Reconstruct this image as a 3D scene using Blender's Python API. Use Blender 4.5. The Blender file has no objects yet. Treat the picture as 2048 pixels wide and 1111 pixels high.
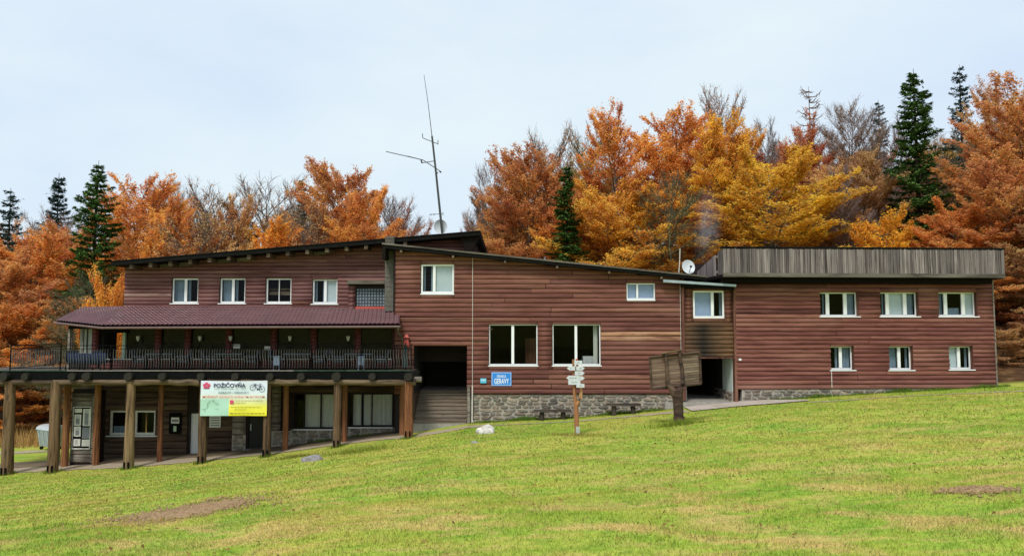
import bpy, math, random
import numpy as np
from mathutils import Vector, Matrix
R = math.radians
random.seed(7)
SC = bpy.context.scene
COL = SC.collection

# ---------------------------------------------------------------- camera, sky, sun, exposure
EYE = 1.65
FPX, CX, CY = 1479.0, 1024.0, 555.5
PITCH = math.atan(100.0 / FPX)
cam_d = bpy.data.cameras.new('camera'); cam = bpy.data.objects.new('camera', cam_d); COL.objects.link(cam)
cam.location = (0, 0, EYE); cam.rotation_euler = (R(90) + PITCH, 0, 0)
cam_d.sensor_width = 36; cam_d.lens = 36 * FPX / 2048; cam_d.clip_start = 0.1; cam_d.clip_end = 3000
SC.camera = cam

SUN_EL, SUN_AZ = 52, 200           # degrees; the sun stands behind the camera, a little to the left
world = bpy.data.worlds.new('World'); SC.world = world; world.use_nodes = True
wn, wl = world.node_tree.nodes, world.node_tree.links
wn.clear()
wo = wn.new('ShaderNodeOutputWorld'); bg = wn.new('ShaderNodeBackground')
sky = wn.new('ShaderNodeTexSky'); sky.sky_type = 'NISHITA'; sky.sun_disc = False
sky.sun_elevation = R(SUN_EL); sky.sun_rotation = R(SUN_AZ); sky.dust_density = 3.0; sky.air_density = 1.0
skm = wn.new('ShaderNodeVectorMath'); skm.operation = 'SCALE'; skm.inputs['Scale'].default_value = 0.055
wl.new(sky.outputs[0], skm.inputs[0])
tc = wn.new('ShaderNodeTexCoord'); mp = wn.new('ShaderNodeMapping'); mp.inputs['Scale'].default_value = (1.0, 1.0, 2.6)
cn = wn.new('ShaderNodeTexNoise'); cn.inputs['Scale'].default_value = 2.2; cn.inputs['Detail'].default_value = 7; cn.inputs['Roughness'].default_value = 0.5
wl.new(tc.outputs['Generated'], mp.inputs[0]); wl.new(mp.outputs[0], cn.inputs['Vector'])
cr = wn.new('ShaderNodeValToRGB')
cr.color_ramp.elements[0].position = 0.30; cr.color_ramp.elements[0].color = (0.385, 0.455, 0.55, 1)
cr.color_ramp.elements[1].position = 0.68; cr.color_ramp.elements[1].color = (0.47, 0.535, 0.552, 1)
wl.new(cn.outputs['Fac'], cr.inputs[0])
mx = wn.new('ShaderNodeMix'); mx.data_type = 'RGBA'; mx.inputs['Factor'].default_value = 0.90
wl.new(skm.outputs[0], mx.inputs[6]); wl.new(cr.outputs[0], mx.inputs[7])
wl.new(mx.outputs[2], bg.inputs['Color']); bg.inputs['Strength'].default_value = 1.0
wl.new(bg.outputs[0], wo.inputs['Surface'])

sun_d = bpy.data.lights.new('sun', 'SUN'); sun = bpy.data.objects.new('sun', sun_d); COL.objects.link(sun)
sun_d.energy = 1.5; sun_d.angle = R(14); sun_d.color = (1.0, 0.95, 0.87)
# Nishita rotation 0 = +Y, clockwise seen from above
_az = R(SUN_AZ); _el = R(SUN_EL)
sdir = Vector((math.sin(_az) * math.cos(_el), math.cos(_az) * math.cos(_el), math.sin(_el)))
sun.rotation_euler = sdir.to_track_quat('Z', 'Y').to_euler()
SC.view_settings.view_transform = 'Standard'; SC.view_settings.look = 'None'
SC.view_settings.exposure = 0.9; SC.view_settings.gamma = 1.0; SC.view_settings.use_curve_mapping = False
SC.cycles.max_bounces = 6; SC.cycles.transparent_max_bounces = 12; SC.cycles.diffuse_bounces = 3
SC.cycles.use_denoising = True

# ---------------------------------------------------------------- helpers
CT, ST = math.cos(PITCH), math.sin(PITCH)
def ray(px, py):
    cx = (px - CX) / FPX; cy = -(py - CY) / FPX
    return np.array([cx, CT - ST * cy, ST + CT * cy])
def at(px, py, Y):
    d = ray(px, py); return np.array([0, 0, EYE]) + d * (Y / d[1])

class Frame:
    """A wall plane: u along the wall, d outwards (towards the meadow), z up."""
    def __init__(s, x, y, yaw=0.0):
        s.x, s.y, s.yaw = x, y, yaw; s.c, s.s = math.cos(yaw), math.sin(yaw)
    def w(s, u, d, z): return (s.x + u * s.c + d * s.s, s.y + u * s.s - d * s.c, z)
    def uz(s, px, py, d=0.0):
        r = ray(px, py); n = (s.s, -s.c)
        p0 = (s.x + d * n[0], s.y + d * n[1])
        t = (p0[0] * n[0] + p0[1] * n[1]) / (r[0] * n[0] + r[1] * n[1])
        X, Yw, Z = r[0] * t, r[1] * t, EYE + r[2] * t
        return ((X - s.x) * s.c + (Yw - s.y) * s.s, Z)
    def u(s, px, d=0.0): return s.uz(px, 655, d)[0]
    def z(s, py, px=1024, d=0.0): return s.uz(px, py, d)[1]
WORLD = Frame(0, 0, 0)
class WF(Frame):
    def w(s, u, d, z): return (u, d, z)
W = WF(0, 0, 0)

class MB:
    def __init__(s, F=W): s.v, s.f, s.F, s.mi, s.cur, s.sm = [], [], F, [], 0, []
    def add(s, vs, fs, smooth=False):
        b = len(s.v); s.v += [s.F.w(*p) for p in vs]
        for f in fs: s.f.append([b + i for i in f]); s.mi.append(s.cur); s.sm.append(smooth)
        return s
    def box(s, u0, u1, d0, d1, z0, z1):
        vs = [(u0,d0,z0),(u1,d0,z0),(u1,d1,z0),(u0,d1,z0),(u0,d0,z1),(u1,d0,z1),(u1,d1,z1),(u0,d1,z1)]
        return s.add(vs, [(0,3,2,1),(4,5,6,7),(0,1,5,4),(1,2,6,5),(2,3,7,6),(3,0,4,7)])
    def quad(s, *p): return s.add(p, [tuple(range(len(p)))])
    def hexa(s, lo, hi):
        n = len(lo); return s.add(list(lo) + list(hi), [tuple(range(n))[::-1], tuple(range(n, 2*n))] + [(i, (i+1) % n, n + (i+1) % n, n + i) for i in range(n)])
    def prism(s, pts, d0, d1):
        """pts: (u,z) outline, extruded from d0 to d1"""
        return s.hexa([(p[0], d0, p[1]) for p in pts], [(p[0], d1, p[1]) for p in pts])
    def tube(s, pts, rad, n=8, cap=True, jit=0.0, rng=None):
        pts = [Vector(p) for p in pts]; b = []; vs = []; fs = []
        if not hasattr(rad, '__len__'): rad = [rad] * len(pts)
        for i, p in enumerate(pts):
            t = (pts[min(i+1, len(pts)-1)] - pts[max(i-1, 0)]).normalized()
            a = Vector((0,0,1)) if abs(t.z) < 0.9 else Vector((1,0,0))
            e1 = t.cross(a).normalized(); e2 = t.cross(e1)
            for k in range(n):
                q = 2 * math.pi * k / n; r = rad[i] * (1 + (rng.uniform(-jit, jit) if rng else 0))
                vs.append(tuple(p + e1 * math.cos(q) * r + e2 * math.sin(q) * r))
        for i in range(len(pts) - 1):
            for k in range(n):
                fs.append((i*n + k, i*n + (k+1) % n, (i+1)*n + (k+1) % n, (i+1)*n + k))
        s.add(vs, fs, True)
        if cap:
            s.add(vs[:n], [tuple(range(n))]); s.add(vs[-n:], [tuple(range(n))[::-1]])
        return s
    def build(s, name, mat, parent=None, org=None, loc=None):
        return mk(name, s, mat, parent, org)

ORG = {}
def mesh_from(name, v, f, mat=None, smooth=None, mi=None):
    me = bpy.data.meshes.new(name); me.from_pydata([tuple(map(float, p)) for p in v], [], f)
    if mat is not None:
        for m in (mat if isinstance(mat, (list, tuple)) else [mat]): me.materials.append(m)
    if smooth: me.polygons.foreach_set('use_smooth', smooth)
    if mi and any(mi): me.polygons.foreach_set('material_index', mi)
    me.update(); return me
def mk(name, mb, mat, parent=None, org=None):
    if parent is not None: o3 = ORG[parent.name]
    else: o3 = org if org is not None else (0, 0, 0)
    v = [(p[0]-o3[0], p[1]-o3[1], p[2]-o3[2]) for p in mb.v]
    me = mesh_from(name, v, mb.f, mat, mb.sm, mb.mi)
    o = bpy.data.objects.new(name, me); COL.objects.link(o)
    if parent is not None: o.parent = parent
    else: o.location = o3
    ORG[o.name] = o3
    return o
def inst(name, me, parent, loc, rz=0.0, scale=(1,1,1)):
    """an object that shares mesh data, placed at a world point under its parent"""
    o = bpy.data.objects.new(name, me); COL.objects.link(o); o3 = ORG[parent.name]
    o.parent = parent; o.location = (loc[0]-o3[0], loc[1]-o3[1], loc[2]-o3[2]); o.rotation_euler = (0, 0, rz); o.scale = scale
    return o
def empty(name, loc):
    o = bpy.data.objects.new(name, None); COL.objects.link(o); o.location = loc; ORG[o.name] = tuple(loc); o.empty_display_size = 0.3
    return o
def tag(o, label=None, cat=None, group=None, kind=None):
    if label: o['label'] = label
    if cat: o['category'] = cat
    if group: o['group'] = group
    if kind: o['kind'] = kind
    return o
def copy_tree(o, parent=None):
    c = o.copy(); COL.objects.link(c); c.parent = parent
    for ch in o.children: copy_tree(ch, c)
    return c

# ---------------------------------------------------------------- materials
class NT:
    def __init__(s, name):
        s.m = bpy.data.materials.new(name); s.m.use_nodes = True; s.t = s.m.node_tree; s.n = s.t.nodes; s.n.clear()
        s.out = s.n.new('ShaderNodeOutputMaterial')
    def node(s, typ, **kw):
        n = s.n.new('ShaderNode' + typ)
        for k, v in kw.items():
            if hasattr(n, k): setattr(n, k, v)
            else: n.inputs[k.replace('_', ' ')].default_value = v
        return n
    def link(s, a, b): s.t.links.new(a, b)
    def pos(s, scale=(1,1,1), obj=False, loc=None):
        src = s.node('TexCoord').outputs['Object'] if obj else s.node('NewGeometry').outputs['Position']
        m = s.node('Mapping'); m.inputs['Scale'].default_value = scale
        if loc is not None: m.inputs['Location'].default_value = loc
        s.link(src, m.inputs[0]); return m.outputs[0]
    def noise(s, scale, detail=4, rough=0.55, vec=None, dist=0.0):
        n = s.node('TexNoise'); n.inputs['Scale'].default_value = scale; n.inputs['Detail'].default_value = detail
        n.inputs['Roughness'].default_value = rough; n.inputs['Distortion'].default_value = dist
        if vec is not None: s.link(vec, n.inputs['Vector'])
        return n.outputs['Fac']
    def ramp(s, fac, *st):
        r = s.node('ValToRGB'); e = r.color_ramp.elements
        while len(e) < len(st): e.new(0.5)
        for i, (p, c) in enumerate(st): e[i].position = p; e[i].color = (*c, 1) if len(c) == 3 else c
        s.link(fac, r.inputs[0]); return r.outputs[0]
    def mix(s, fac, a, b, mode='MIX'):
        m = s.node('Mix'); m.data_type = 'RGBA'; m.blend_type = mode
        for i, x in ((0, fac), (6, a), (7, b)):
            if hasattr(x, 'links') or hasattr(x, 'is_linked'): s.link(x, m.inputs[i])
            else: m.inputs[i].default_value = x if i == 0 else ((*x, 1) if len(x) == 3 else x)
        return m.outputs[2]
    def math(s, op, a, b=None, c=None):
        m = s.node('Math'); m.operation = op
        for i, x in enumerate((a, b, c)):
            if x is None: continue
            if hasattr(x, 'is_linked'): s.link(x, m.inputs[i])
            else: m.inputs[i].default_value = x
        return m.outputs[0]
    def maprange(s, v, a, b, c=0.0, d=1.0):
        m = s.node('MapRange'); s.link(v, m.inputs[0])
        for i, x in zip((1,2,3,4), (a,b,c,d)): m.inputs[i].default_value = x
        return m.outputs[0]
    def bump(s, h, strength=0.4, dist=0.02):
        b = s.node('Bump'); b.inputs['Strength'].default_value = strength; b.inputs['Distance'].default_value = dist
        s.link(h, b.inputs['Height']); return b.outputs[0]
    def principled(s, col, rough=0.7, metal=0.0, bump=None, spec=0.3, **kw):
        p = s.node('BsdfPrincipled')
        for k, x in (('Base Color', col), ('Roughness', rough), ('Metallic', metal), ('Specular IOR Level', spec)):
            if hasattr(x, 'is_linked'): s.link(x, p.inputs[k])
            elif k == 'Base Color': p.inputs[k].default_value = (*x, 1)
            else: p.inputs[k].default_value = x
        for k, x in kw.items(): p.inputs[k.replace('_', ' ')].default_value = x
        if bump is not None: s.link(bump, p.inputs['Normal'])
        s.link(p.outputs[0], s.out.inputs['Surface']); return p

def plain(name, col, rough=0.6, metal=0.0, var=0.12, scale=6.0, spec=0.3):
    t = NT(name); f = t.noise(scale, 5, 0.6, t.pos())
    lo = tuple(c * (1 - var) for c in col); hi = tuple(min(1, c * (1 + var)) for c in col)
    c = t.ramp(f, (0.3, lo), (0.7, hi)); t.principled(c, rough, metal, None, spec); return t.m

def wood(name, base, dark, pale, axis='x', rough=0.75, vary=0.5, pale_amt=0.5, grain=9.0, bleach=None, soft=0.0):
    """weathered stained timber; the grain runs along the board, every board has its own tone"""
    t = NT(name)
    sc = {'x': (0.55, 3, grain), 'z': (grain, grain, 0.5), 'y': (grain, 0.5, grain)}[axis]
    oi = t.node('ObjectInfo')
    rv = t.node('CombineXYZ'); k = t.math('MULTIPLY', oi.outputs['Random'], 37.0)
    for i in range(3): t.link(k, rv.inputs[i])
    v = t.node('VectorMath'); v.operation = 'ADD'; t.link(t.pos(sc), v.inputs[0]); t.link(rv.outputs[0], v.inputs[1])
    g = t.noise(1.0, 6, 0.65, v.outputs[0], 0.6)
    sc2 = {'x': (0.28, 0.3, 1.1), 'z': (1.4, 1.4, 0.25), 'y': (1.1, 0.3, 1.1)}[axis]
    patch = t.noise(1.0, 4, 0.6, t.pos(sc2))
    c = t.ramp(g, (0.36 - soft, dark), (0.5, base), (0.66 + soft, tuple(b * 0.6 + p * 0.4 for b, p in zip(base, pale))))
    pm = t.maprange(patch, 0.52, 0.72, 0.0, pale_amt)
    c = t.mix(pm, c, pale)
    tone = t.maprange(oi.outputs['Random'], 0, 1, 1 - vary * 0.5, 1 + vary * 0.5)
    hsv = t.node('HueSaturation'); t.link(tone, hsv.inputs['Value']); t.link(c, hsv.inputs['Color'])
    h2 = t.maprange(oi.outputs['Random'], 0, 1, 0.494, 0.508); t.link(h2, hsv.inputs['Hue'])
    # knots
    vk = t.node('TexVoronoi'); vk.inputs['Scale'].default_value = 1.0
    sk = {'x': (1.5, 4, 5.0), 'z': (6, 6, 1.4), 'y': (5, 1.5, 5)}[axis]
    t.link(t.pos(sk), vk.inputs['Vector'])
    kn = t.maprange(vk.outputs['Distance'], 0.05, 0.16, 0.55, 0.0)
    c = t.mix(kn, hsv.outputs[0], dark)
    if bleach:                                  # boards near the splash zone have lost their stain
        sp_ = t.node('SeparateXYZ'); ge = t.node('NewGeometry'); t.link(ge.outputs['Position'], sp_.inputs[0])
        zb = t.math('ADD', sp_.outputs['Z'], t.math('MULTIPLY', patch, 1.4)); c = t.mix(t.maprange(zb, bleach + 1.0, bleach + .45, 0, .75), c, pale)
    t.principled(c, rough, 0, t.bump(g, 0.35, 0.01), 0.25); return t.m

M = {}
M['siding_a'] = wood('siding_plum_brown', (0.165, 0.070, 0.067), (0.05, 0.018, 0.018), (0.31, 0.19, 0.17), pale_amt=0.4, soft=.09, vary=.4)
M['siding_b'] = wood('siding_red_brown', (0.162, 0.059, 0.045), (0.055, 0.018, 0.014), (0.30, 0.155, 0.118), pale_amt=0.35, soft=.09, vary=.4)
M['siding_c'] = wood('siding_brick_brown', (0.176, 0.060, 0.048), (0.058, 0.018, 0.014), (0.33, 0.175, 0.135), pale_amt=0.35, bleach=-1.15, soft=.08, vary=.4)
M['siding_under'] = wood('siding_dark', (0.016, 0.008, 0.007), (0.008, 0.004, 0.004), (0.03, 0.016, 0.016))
M['corner_wood'] = wood('corner_board', (0.150, 0.058, 0.042), (0.06, 0.022, 0.018), (0.28, 0.15, 0.11), axis='z')
M['grey_plank'] = wood('grey_weathered_plank', (0.175, 0.147, 0.143), (0.034, 0.026, 0.025), (0.37, 0.32, 0.32), axis='z', vary=0.9, pale_amt=0.5, grain=24)
M['grey_timber'] = wood('grey_weathered_timber', (0.20, 0.172, 0.145), (0.06, 0.048, 0.039), (0.34, 0.31, 0.27), axis='x', vary=0.35)
M['retain_plank'] = wood('pale_grey_brown_plank', (0.22, 0.175, 0.132), (0.09, 0.07, 0.052), (0.33, 0.275, 0.22), axis='x', vary=0.3, grain=16)
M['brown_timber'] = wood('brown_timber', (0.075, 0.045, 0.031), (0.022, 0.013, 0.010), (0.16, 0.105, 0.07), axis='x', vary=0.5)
M['post_red'] = wood('red_brown_post', (0.185, 0.068, 0.03), (0.045, 0.016, 0.009), (0.30, 0.15, 0.075), axis='z')
M['post_tan'] = wood('tan_peeled_post', (0.155, 0.092, 0.047), (0.025, 0.016, 0.010), (0.30, 0.21, 0.12), axis='z', vary=0.7, grain=10)
M['log_tan'] = wood('tan_peeled_log', (0.11, 0.072, 0.042), (0.016, 0.011, 0.007), (0.30, 0.225, 0.145), axis='x', vary=0.8, pale_amt=0.85)
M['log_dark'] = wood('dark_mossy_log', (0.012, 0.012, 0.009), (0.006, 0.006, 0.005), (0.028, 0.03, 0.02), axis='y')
M['log_end'] = plain('log_end_grain', (0.020, 0.018, 0.014), 0.8, var=0.45, scale=25)
M['roof_black'] = plain('bitumen_roof_edge', (0.007, 0.007, 0.0065), 0.8, var=0.4, spec=0.1)
M['fascia_grey'] = wood('grey_fascia_board', (0.12, 0.105, 0.085), (0.05, 0.043, 0.036), (0.22, 0.20, 0.17), axis='x')
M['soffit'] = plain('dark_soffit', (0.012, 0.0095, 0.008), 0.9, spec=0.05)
M['rafter'] = wood('rafter_end', (0.10, 0.07, 0.05), (0.04, 0.03, 0.02), (0.2, 0.15, 0.11), axis='y')
M['white'] = plain('white_window_plastic', (0.80, 0.82, 0.84), 0.35, var=0.03, scale=3)
M['white_old'] = plain('worn_white_paint', (0.66, 0.66, 0.62), 0.6, var=0.18, scale=8)
M['curtain'] = plain('grey_white_curtain', (0.28, 0.36, 0.45), 0.9, var=0.10)
M['curtain_w'] = plain('cream_curtain', (0.72, 0.70, 0.62), 0.9, var=0.08)
M['blind_blue'] = plain('sky_blue_blind', (0.42, 0.52, 0.74), 0.5, var=0.06)  # reflection of the sky in the glass, painted as a flat blue
M['blind'] = plain('pale_blind', (0.70, 0.77, 0.80), 0.8, var=0.03)
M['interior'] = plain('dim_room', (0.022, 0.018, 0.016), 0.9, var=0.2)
M['mint_wall'] = plain('pale_mint_plaster', (0.60, 0.68, 0.63), 0.85, var=0.06, scale=2)
M['metal_dark'] = plain('dark_painted_iron', (0.005, 0.0055, 0.0055), 0.8, 0.0, var=0.3, spec=0.06)
M['metal_rail'] = plain('worn_iron_baluster', (0.13, 0.13, 0.125), 0.5, 0.2, var=0.4, scale=18)
M['mast'] = plain('mast_steel', (0.07, 0.075, 0.075), 0.5, 0.6, var=0.3)
M['galv'] = plain('galvanised_steel', (0.36, 0.43, 0.48), 0.42, 0.5, var=0.14, scale=4)
M['galv_lid'] = plain('galvanised_lid', (0.52, 0.58, 0.60), 0.4, 0.4, var=0.1, scale=4)
M['dish'] = plain('dish_white', (0.60, 0.64, 0.68), 0.5, 0.0, var=0.08)
M['rubber'] = plain('black_rubber', (0.015, 0.015, 0.015), 0.7)
M['wicker'] = plain('navy_black_wicker', (0.010, 0.016, 0.030), 0.8, var=0.4, scale=40)
M['table_top'] = plain('slate_blue_table', (0.03, 0.04, 0.05), 0.4, var=0.2)
M['navy_cloth'] = plain('navy_canvas', (0.016, 0.03, 0.075), 0.85, var=0.3)
M['blue_cloth'] = plain('grey_blue_cloth', (0.16, 0.21, 0.29), 0.85, var=0.2)
M['red_paint'] = plain('coral_red_paint', (0.50, 0.085, 0.065), 0.55, var=0.12)
M['red_brick'] = plain('dark_red_brick', (0.155, 0.04, 0.038), 0.8, var=0.3, scale=12)
M['concrete'] = plain('grey_concrete', (0.30, 0.28, 0.25), 0.85, var=0.2)
M['cable'] = plain('pale_cable', (0.62, 0.58, 0.53), 0.5)
M['lamp_glass'] = plain('white_lamp_glass', (0.62, 0.62, 0.6), 0.3)
M['green_rail'] = plain('mossy_green_edge', (0.04, 0.085, 0.05), 0.7, var=0.5, scale=3)
M['deck'] = wood('deck_floor', (0.09, 0.075, 0.06), (0.04, 0.03, 0.025), (0.16, 0.14, 0.12), axis='x')
M['black_door'] = plain('black_door', (0.010, 0.010, 0.011), 0.5)
M['door_white'] = plain('pale_grey_door', (0.62, 0.62, 0.66), 0.5, var=0.04)
M['paper'] = plain('paper', (0.70, 0.70, 0.66), 0.8, var=0.04)
M['ink'] = plain('dark_print', (0.03, 0.035, 0.05), 0.8)
M['grey_print'] = plain('grey_print', (0.22, 0.24, 0.27), 0.8, var=0.35, scale=60)
M['shingle'] = plain('grey_shingle', (0.12, 0.115, 0.10), 0.85, var=0.3, scale=14)
M['pale_green'] = plain('pale_green_frame', (0.42, 0.55, 0.42), 0.6)

def glass_mat():
    t = NT('window_glass'); tr = t.node('BsdfTransparent'); tr.inputs[0].default_value = (0.80, 0.84, 0.86, 1)
    gl = t.node('BsdfGlossy'); gl.inputs['Roughness'].default_value = 0.02
    fr = t.node('Fresnel'); fr.inputs[0].default_value = 1.5
    f = t.math('MULTIPLY', fr.outputs[0], 0.3); mxs = t.node('MixShader')
    t.link(f, mxs.inputs[0]); t.link(tr.outputs[0], mxs.inputs[1]); t.link(gl.outputs[0], mxs.inputs[2])
    t.link(mxs.outputs[0], t.out.inputs['Surface']); return t.m
M['glass'] = glass_mat()

def stone_mat(name, cols, mort=False):
    t = NT(name); oi = t.node('ObjectInfo'); f = t.noise(5.0, 6, 0.65, t.pos())
    a = t.ramp(oi.outputs['Random'], *[(i / max(1, len(cols) - 1), c) for i, c in enumerate(cols)])
    sh = t.ramp(f, (0.3, (0.5, 0.5, 0.5)), (0.7, (1.25, 1.22, 1.18)))
    c = t.mix(1.0, a, sh, 'MULTIPLY')
    t.principled(c, 0.85, 0, t.bump(t.noise(30, 5, 0.6, t.pos()), 0.5, 0.01), 0.25); return t.m
M['stone'] = stone_mat('field_stone', [(0.17,0.15,0.135), (0.32,0.285,0.245), (0.12,0.11,0.10), (0.36,0.30,0.24), (0.22,0.175,0.145), (0.27,0.25,0.235)])
M['mortar'] = plain('stone_mortar', (0.36, 0.33, 0.285), 0.9, var=0.25, scale=12)
M['rock_white'] = stone_mat('white_limestone', [(0.58, 0.56, 0.52), (0.64, 0.62, 0.58)])
M['rock_grey'] = stone_mat('grey_limestone', [(0.22, 0.21, 0.22), (0.28, 0.27, 0.28)])

def tile_roof_mat():
    t = NT('maroon_metal_tile'); f = t.noise(1.2, 5, 0.6, t.pos())
    c = t.ramp(f, (0.3, (0.070, 0.022, 0.028)), (0.7, (0.115, 0.038, 0.045)))
    t.principled(c, t.ramp(t.noise(2.2, 5, 0.7, t.pos()), (0.35, (.36, .36, .36)), (0.65, (.58, .58, .58))), 0.0, t.bump(t.noise(40, 3, 0.5, t.pos()), 0.08, 0.01), 0.5); return t.m
M['tile_roof'] = tile_roof_mat()
M['tile_edge'] = plain('maroon_gutter_edge', (0.14, 0.085, 0.08), 0.5, var=0.25)
# ---------------------------------------------------------------- terrain
GX = np.array([-400, -60, -30, -22, -17, -13.7, -10.8, -7.7, -4.6, -2, 3, 7.5, 10.8, 18, 23, 35, 60, 400.0])
GZ = np.array([-9.5, -8.4, -6.7, -6.40, -6.18, -5.93, -5.65, -5.22, -4.84, -4.42, -4.16, -3.78, -3.46, -3.03, -2.80, -2.1, -1.0, 6.0]) + EYE
def hsh(x, y):
    return (np.sin(x * 0.83 + 1.3) * np.cos(y * 0.71 - 0.4) + 0.5 * np.sin(x * 2.1 + y * 1.3) + 0.35 * np.sin(y * 3.3 - x * 1.7 + 2.0)) * 0.035
def gz(X, Y):
    X = np.asarray(X, float); Y = np.asarray(Y, float)
    far = np.interp(X, GX, GZ)
    near = 0.035 * X
    s = np.clip(Y / 32.0, 0, 1); s = s * (1.0 + 0.10 * np.sin(s * math.pi))
    s = np.clip(s, 0, 1)
    z = near * (1 - s) + far * s
    k = np.interp(X, [-60, -25, -8, 5, 25, 80], [-0.045, -0.05, 0.02, 0.10, 0.15, 0.16])
    back = np.clip(Y - 38, 0, 60)
    z = z + k * back + np.where(Y < 0, Y * -0.05, 0)
    amp = np.clip((Y - 1.0) / 4, 0, 1) * np.clip((33 - Y) / 4, 0.15, 1)
    return z + hsh(X, Y) * amp
def grid_obj(name, xs, ys, zf, mat, lift=0.0):
    Xg, Yg = np.meshgrid(xs, ys); Zg = zf(Xg, Yg) + lift
    v = np.stack([Xg.ravel(), Yg.ravel(), Zg.ravel()], 1)
    nx, ny = len(xs), len(ys)
    i = np.arange((nx - 1) * (ny - 1)); r, c = i // (nx - 1), i % (nx - 1)
    a = r * nx + c; f = np.stack([a, a + 1, a + nx + 1, a + nx], 1)
    return np_mesh(name, v, f, mat, True)
def np_mesh(name, v, f, mat=None, smooth=False):
    me = bpy.data.meshes.new(name); n, m = len(v), len(f); k = f.shape[1]
    me.vertices.add(n); me.vertices.foreach_set('co', np.ascontiguousarray(v, np.float32).ravel())
    me.loops.add(m * k); me.loops.foreach_set('vertex_index', np.ascontiguousarray(f, np.int32).ravel())
    me.polygons.add(m); me.polygons.foreach_set('loop_start', np.arange(0, m * k, k, dtype=np.int32))
    try: me.polygons.foreach_set('loop_total', np.full(m, k, np.int32))
    except Exception: pass
    if smooth: me.polygons.foreach_set('use_smooth', np.ones(m, bool))
    if mat is not None: me.materials.append(mat)
    me.update(calc_edges=True); return me

def grass_color(t):
    p = t.pos((1, 1, 0.0))
    big = t.noise(0.16, 5, 0.65, t.pos((1, 1.15, 0)), 0.9)
    mid = t.noise(0.85, 5, 0.65, t.pos((0.7, 1.3, 0)), 0.4)
    fine = t.noise(9.0, 4, 0.7, p)
    c = t.ramp(mid, (0.36, (0.175, 0.31, 0.035)), (0.46, (0.275, 0.40, 0.050)), (0.54, (0.38, 0.44, 0.068)), (0.64, (0.48, 0.42, 0.10)))
    c2 = t.ramp(big, (0.38, (0.18, 0.35, 0.040)), (0.49, (0.32, 0.425, 0.058)), (0.60, (0.46, 0.42, 0.09)))
    c = t.mix(0.5, c, c2)
    # dry straw patches, more of them close to the viewer's end of the meadow
    dry = t.noise(0.75, 6, 0.68, t.pos((0.75, 1.25, 0), loc=(11, 4, 0)), 0.8)
    sep = t.node('SeparateXYZ'); g = t.node('NewGeometry'); t.link(g.outputs['Position'], sep.inputs[0])
    near = t.maprange(sep.outputs['Y'], 5, 26, 0.9, 0.3)
    dm = t.math('MULTIPLY', t.maprange(dry, 0.49, 0.60, 0, 1), near)
    c = t.mix(dm, c, (0.60, 0.42, 0.17))
    c = t.mix(1.0, c, t.ramp(fine, (0.25, (0.62, 0.66, 0.6)), (0.75, (1.3, 1.25, 1.2))), 'MULTIPLY')
    mot = t.noise(2.6, 4, 0.65, t.pos((0.8, 1.5, 0), loc=(3, 7, 0)), 0.3); c = t.mix(t.maprange(mot, 0.52, 0.64, 0, 0.55), c, (0.50, 0.38, 0.12)); c = t.mix(t.maprange(mot, 0.46, 0.34, 0, 0.45), c, (0.10, 0.225, 0.018))
    # beyond the lodge: dry tan meadow and a leaf-littered forest floor
    lx = t.math('LESS_THAN', sep.outputs['X'], -15.0); fyl = t.maprange(sep.outputs['Y'], 43, 50, 0, 1); fyr = t.maprange(sep.outputs['Y'], 36.2, 37.6, 0, 1)
    fy = t.math('ADD', t.math('MULTIPLY', fyl, lx), t.math('MULTIPLY', fyr, t.math('SUBTRACT', 1.0, lx)))
    litter = t.ramp(t.noise(1.4, 5, 0.7, p), (0.3, (0.03, 0.02, 0.012)), (0.55, (0.10, 0.05, 0.022)), (0.75, (0.26, 0.17, 0.075)))
    return t.mix(fy, c, litter), fine
def ground_mat():
    t = NT('meadow_grass_ground'); c, fine = grass_color(t)
    hsv = t.node('HueSaturation'); hsv.inputs['Value'].default_value = 1.0; t.link(c, hsv.inputs['Color'])
    t.principled(hsv.outputs[0], 0.95, 0, t.bump(fine, 0.8, 0.05), 0.1); return t.m
def blade_mat():
    t = NT('grass_blade'); c, _ = grass_color(t); g = t.node('NewGeometry')
    r = g.outputs['Random Per Island']
    hsv = t.node('HueSaturation'); t.link(c, hsv.inputs['Color'])
    t.link(t.maprange(r, 0, 1, 0.8, 1.45), hsv.inputs['Value']); t.link(t.maprange(t.math('FRACT', t.math('MULTIPLY', r, 7.3)), 0, 1, 0.485, 0.515), hsv.inputs['Hue'])
    d = t.node('BsdfDiffuse'); tr = t.node('BsdfTranslucent'); m = t.node('MixShader'); m.inputs[0].default_value = 0.3
    nv = t.node('VectorMath'); nv.operation = 'MULTIPLY_ADD'; nv.inputs[1].default_value = (.35, .35, .35); nv.inputs[2].default_value = (0, 0, .75); t.link(g.outputs['Normal'], nv.inputs[0])
    nn = t.node('VectorMath'); nn.operation = 'NORMALIZE'; t.link(nv.outputs[0], nn.inputs[0]); t.link(nn.outputs[0], d.inputs['Normal'])
    t.link(hsv.outputs[0], d.inputs[0]); t.link(hsv.outputs[0], tr.inputs[0])
    t.link(d.outputs[0], m.inputs[1]); t.link(tr.outputs[0], m.inputs[2]); t.link(m.outputs[0], t.out.inputs['Surface']); return t.m
M['ground'] = ground_mat(); M['blade'] = blade_mat()
def gravel_mat(name, a, b):
    t = NT(name); f = t.noise(14, 6, 0.75, t.pos()); q = t.noise(0.9, 4, 0.6, t.pos())
    c = t.ramp(f, (0.3, a), (0.7, b)); c = t.mix(t.maprange(q, 0.5, 0.75, 0, 0.45), c, (0.17, 0.19, 0.05))
    t.principled(c, 0.95, 0, t.bump(f, 0.6, 0.03), 0.15); return t.m
M['gravel'] = gravel_mat('pale_gravel', (0.30, 0.24, 0.17), (0.46, 0.38, 0.28))
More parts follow.
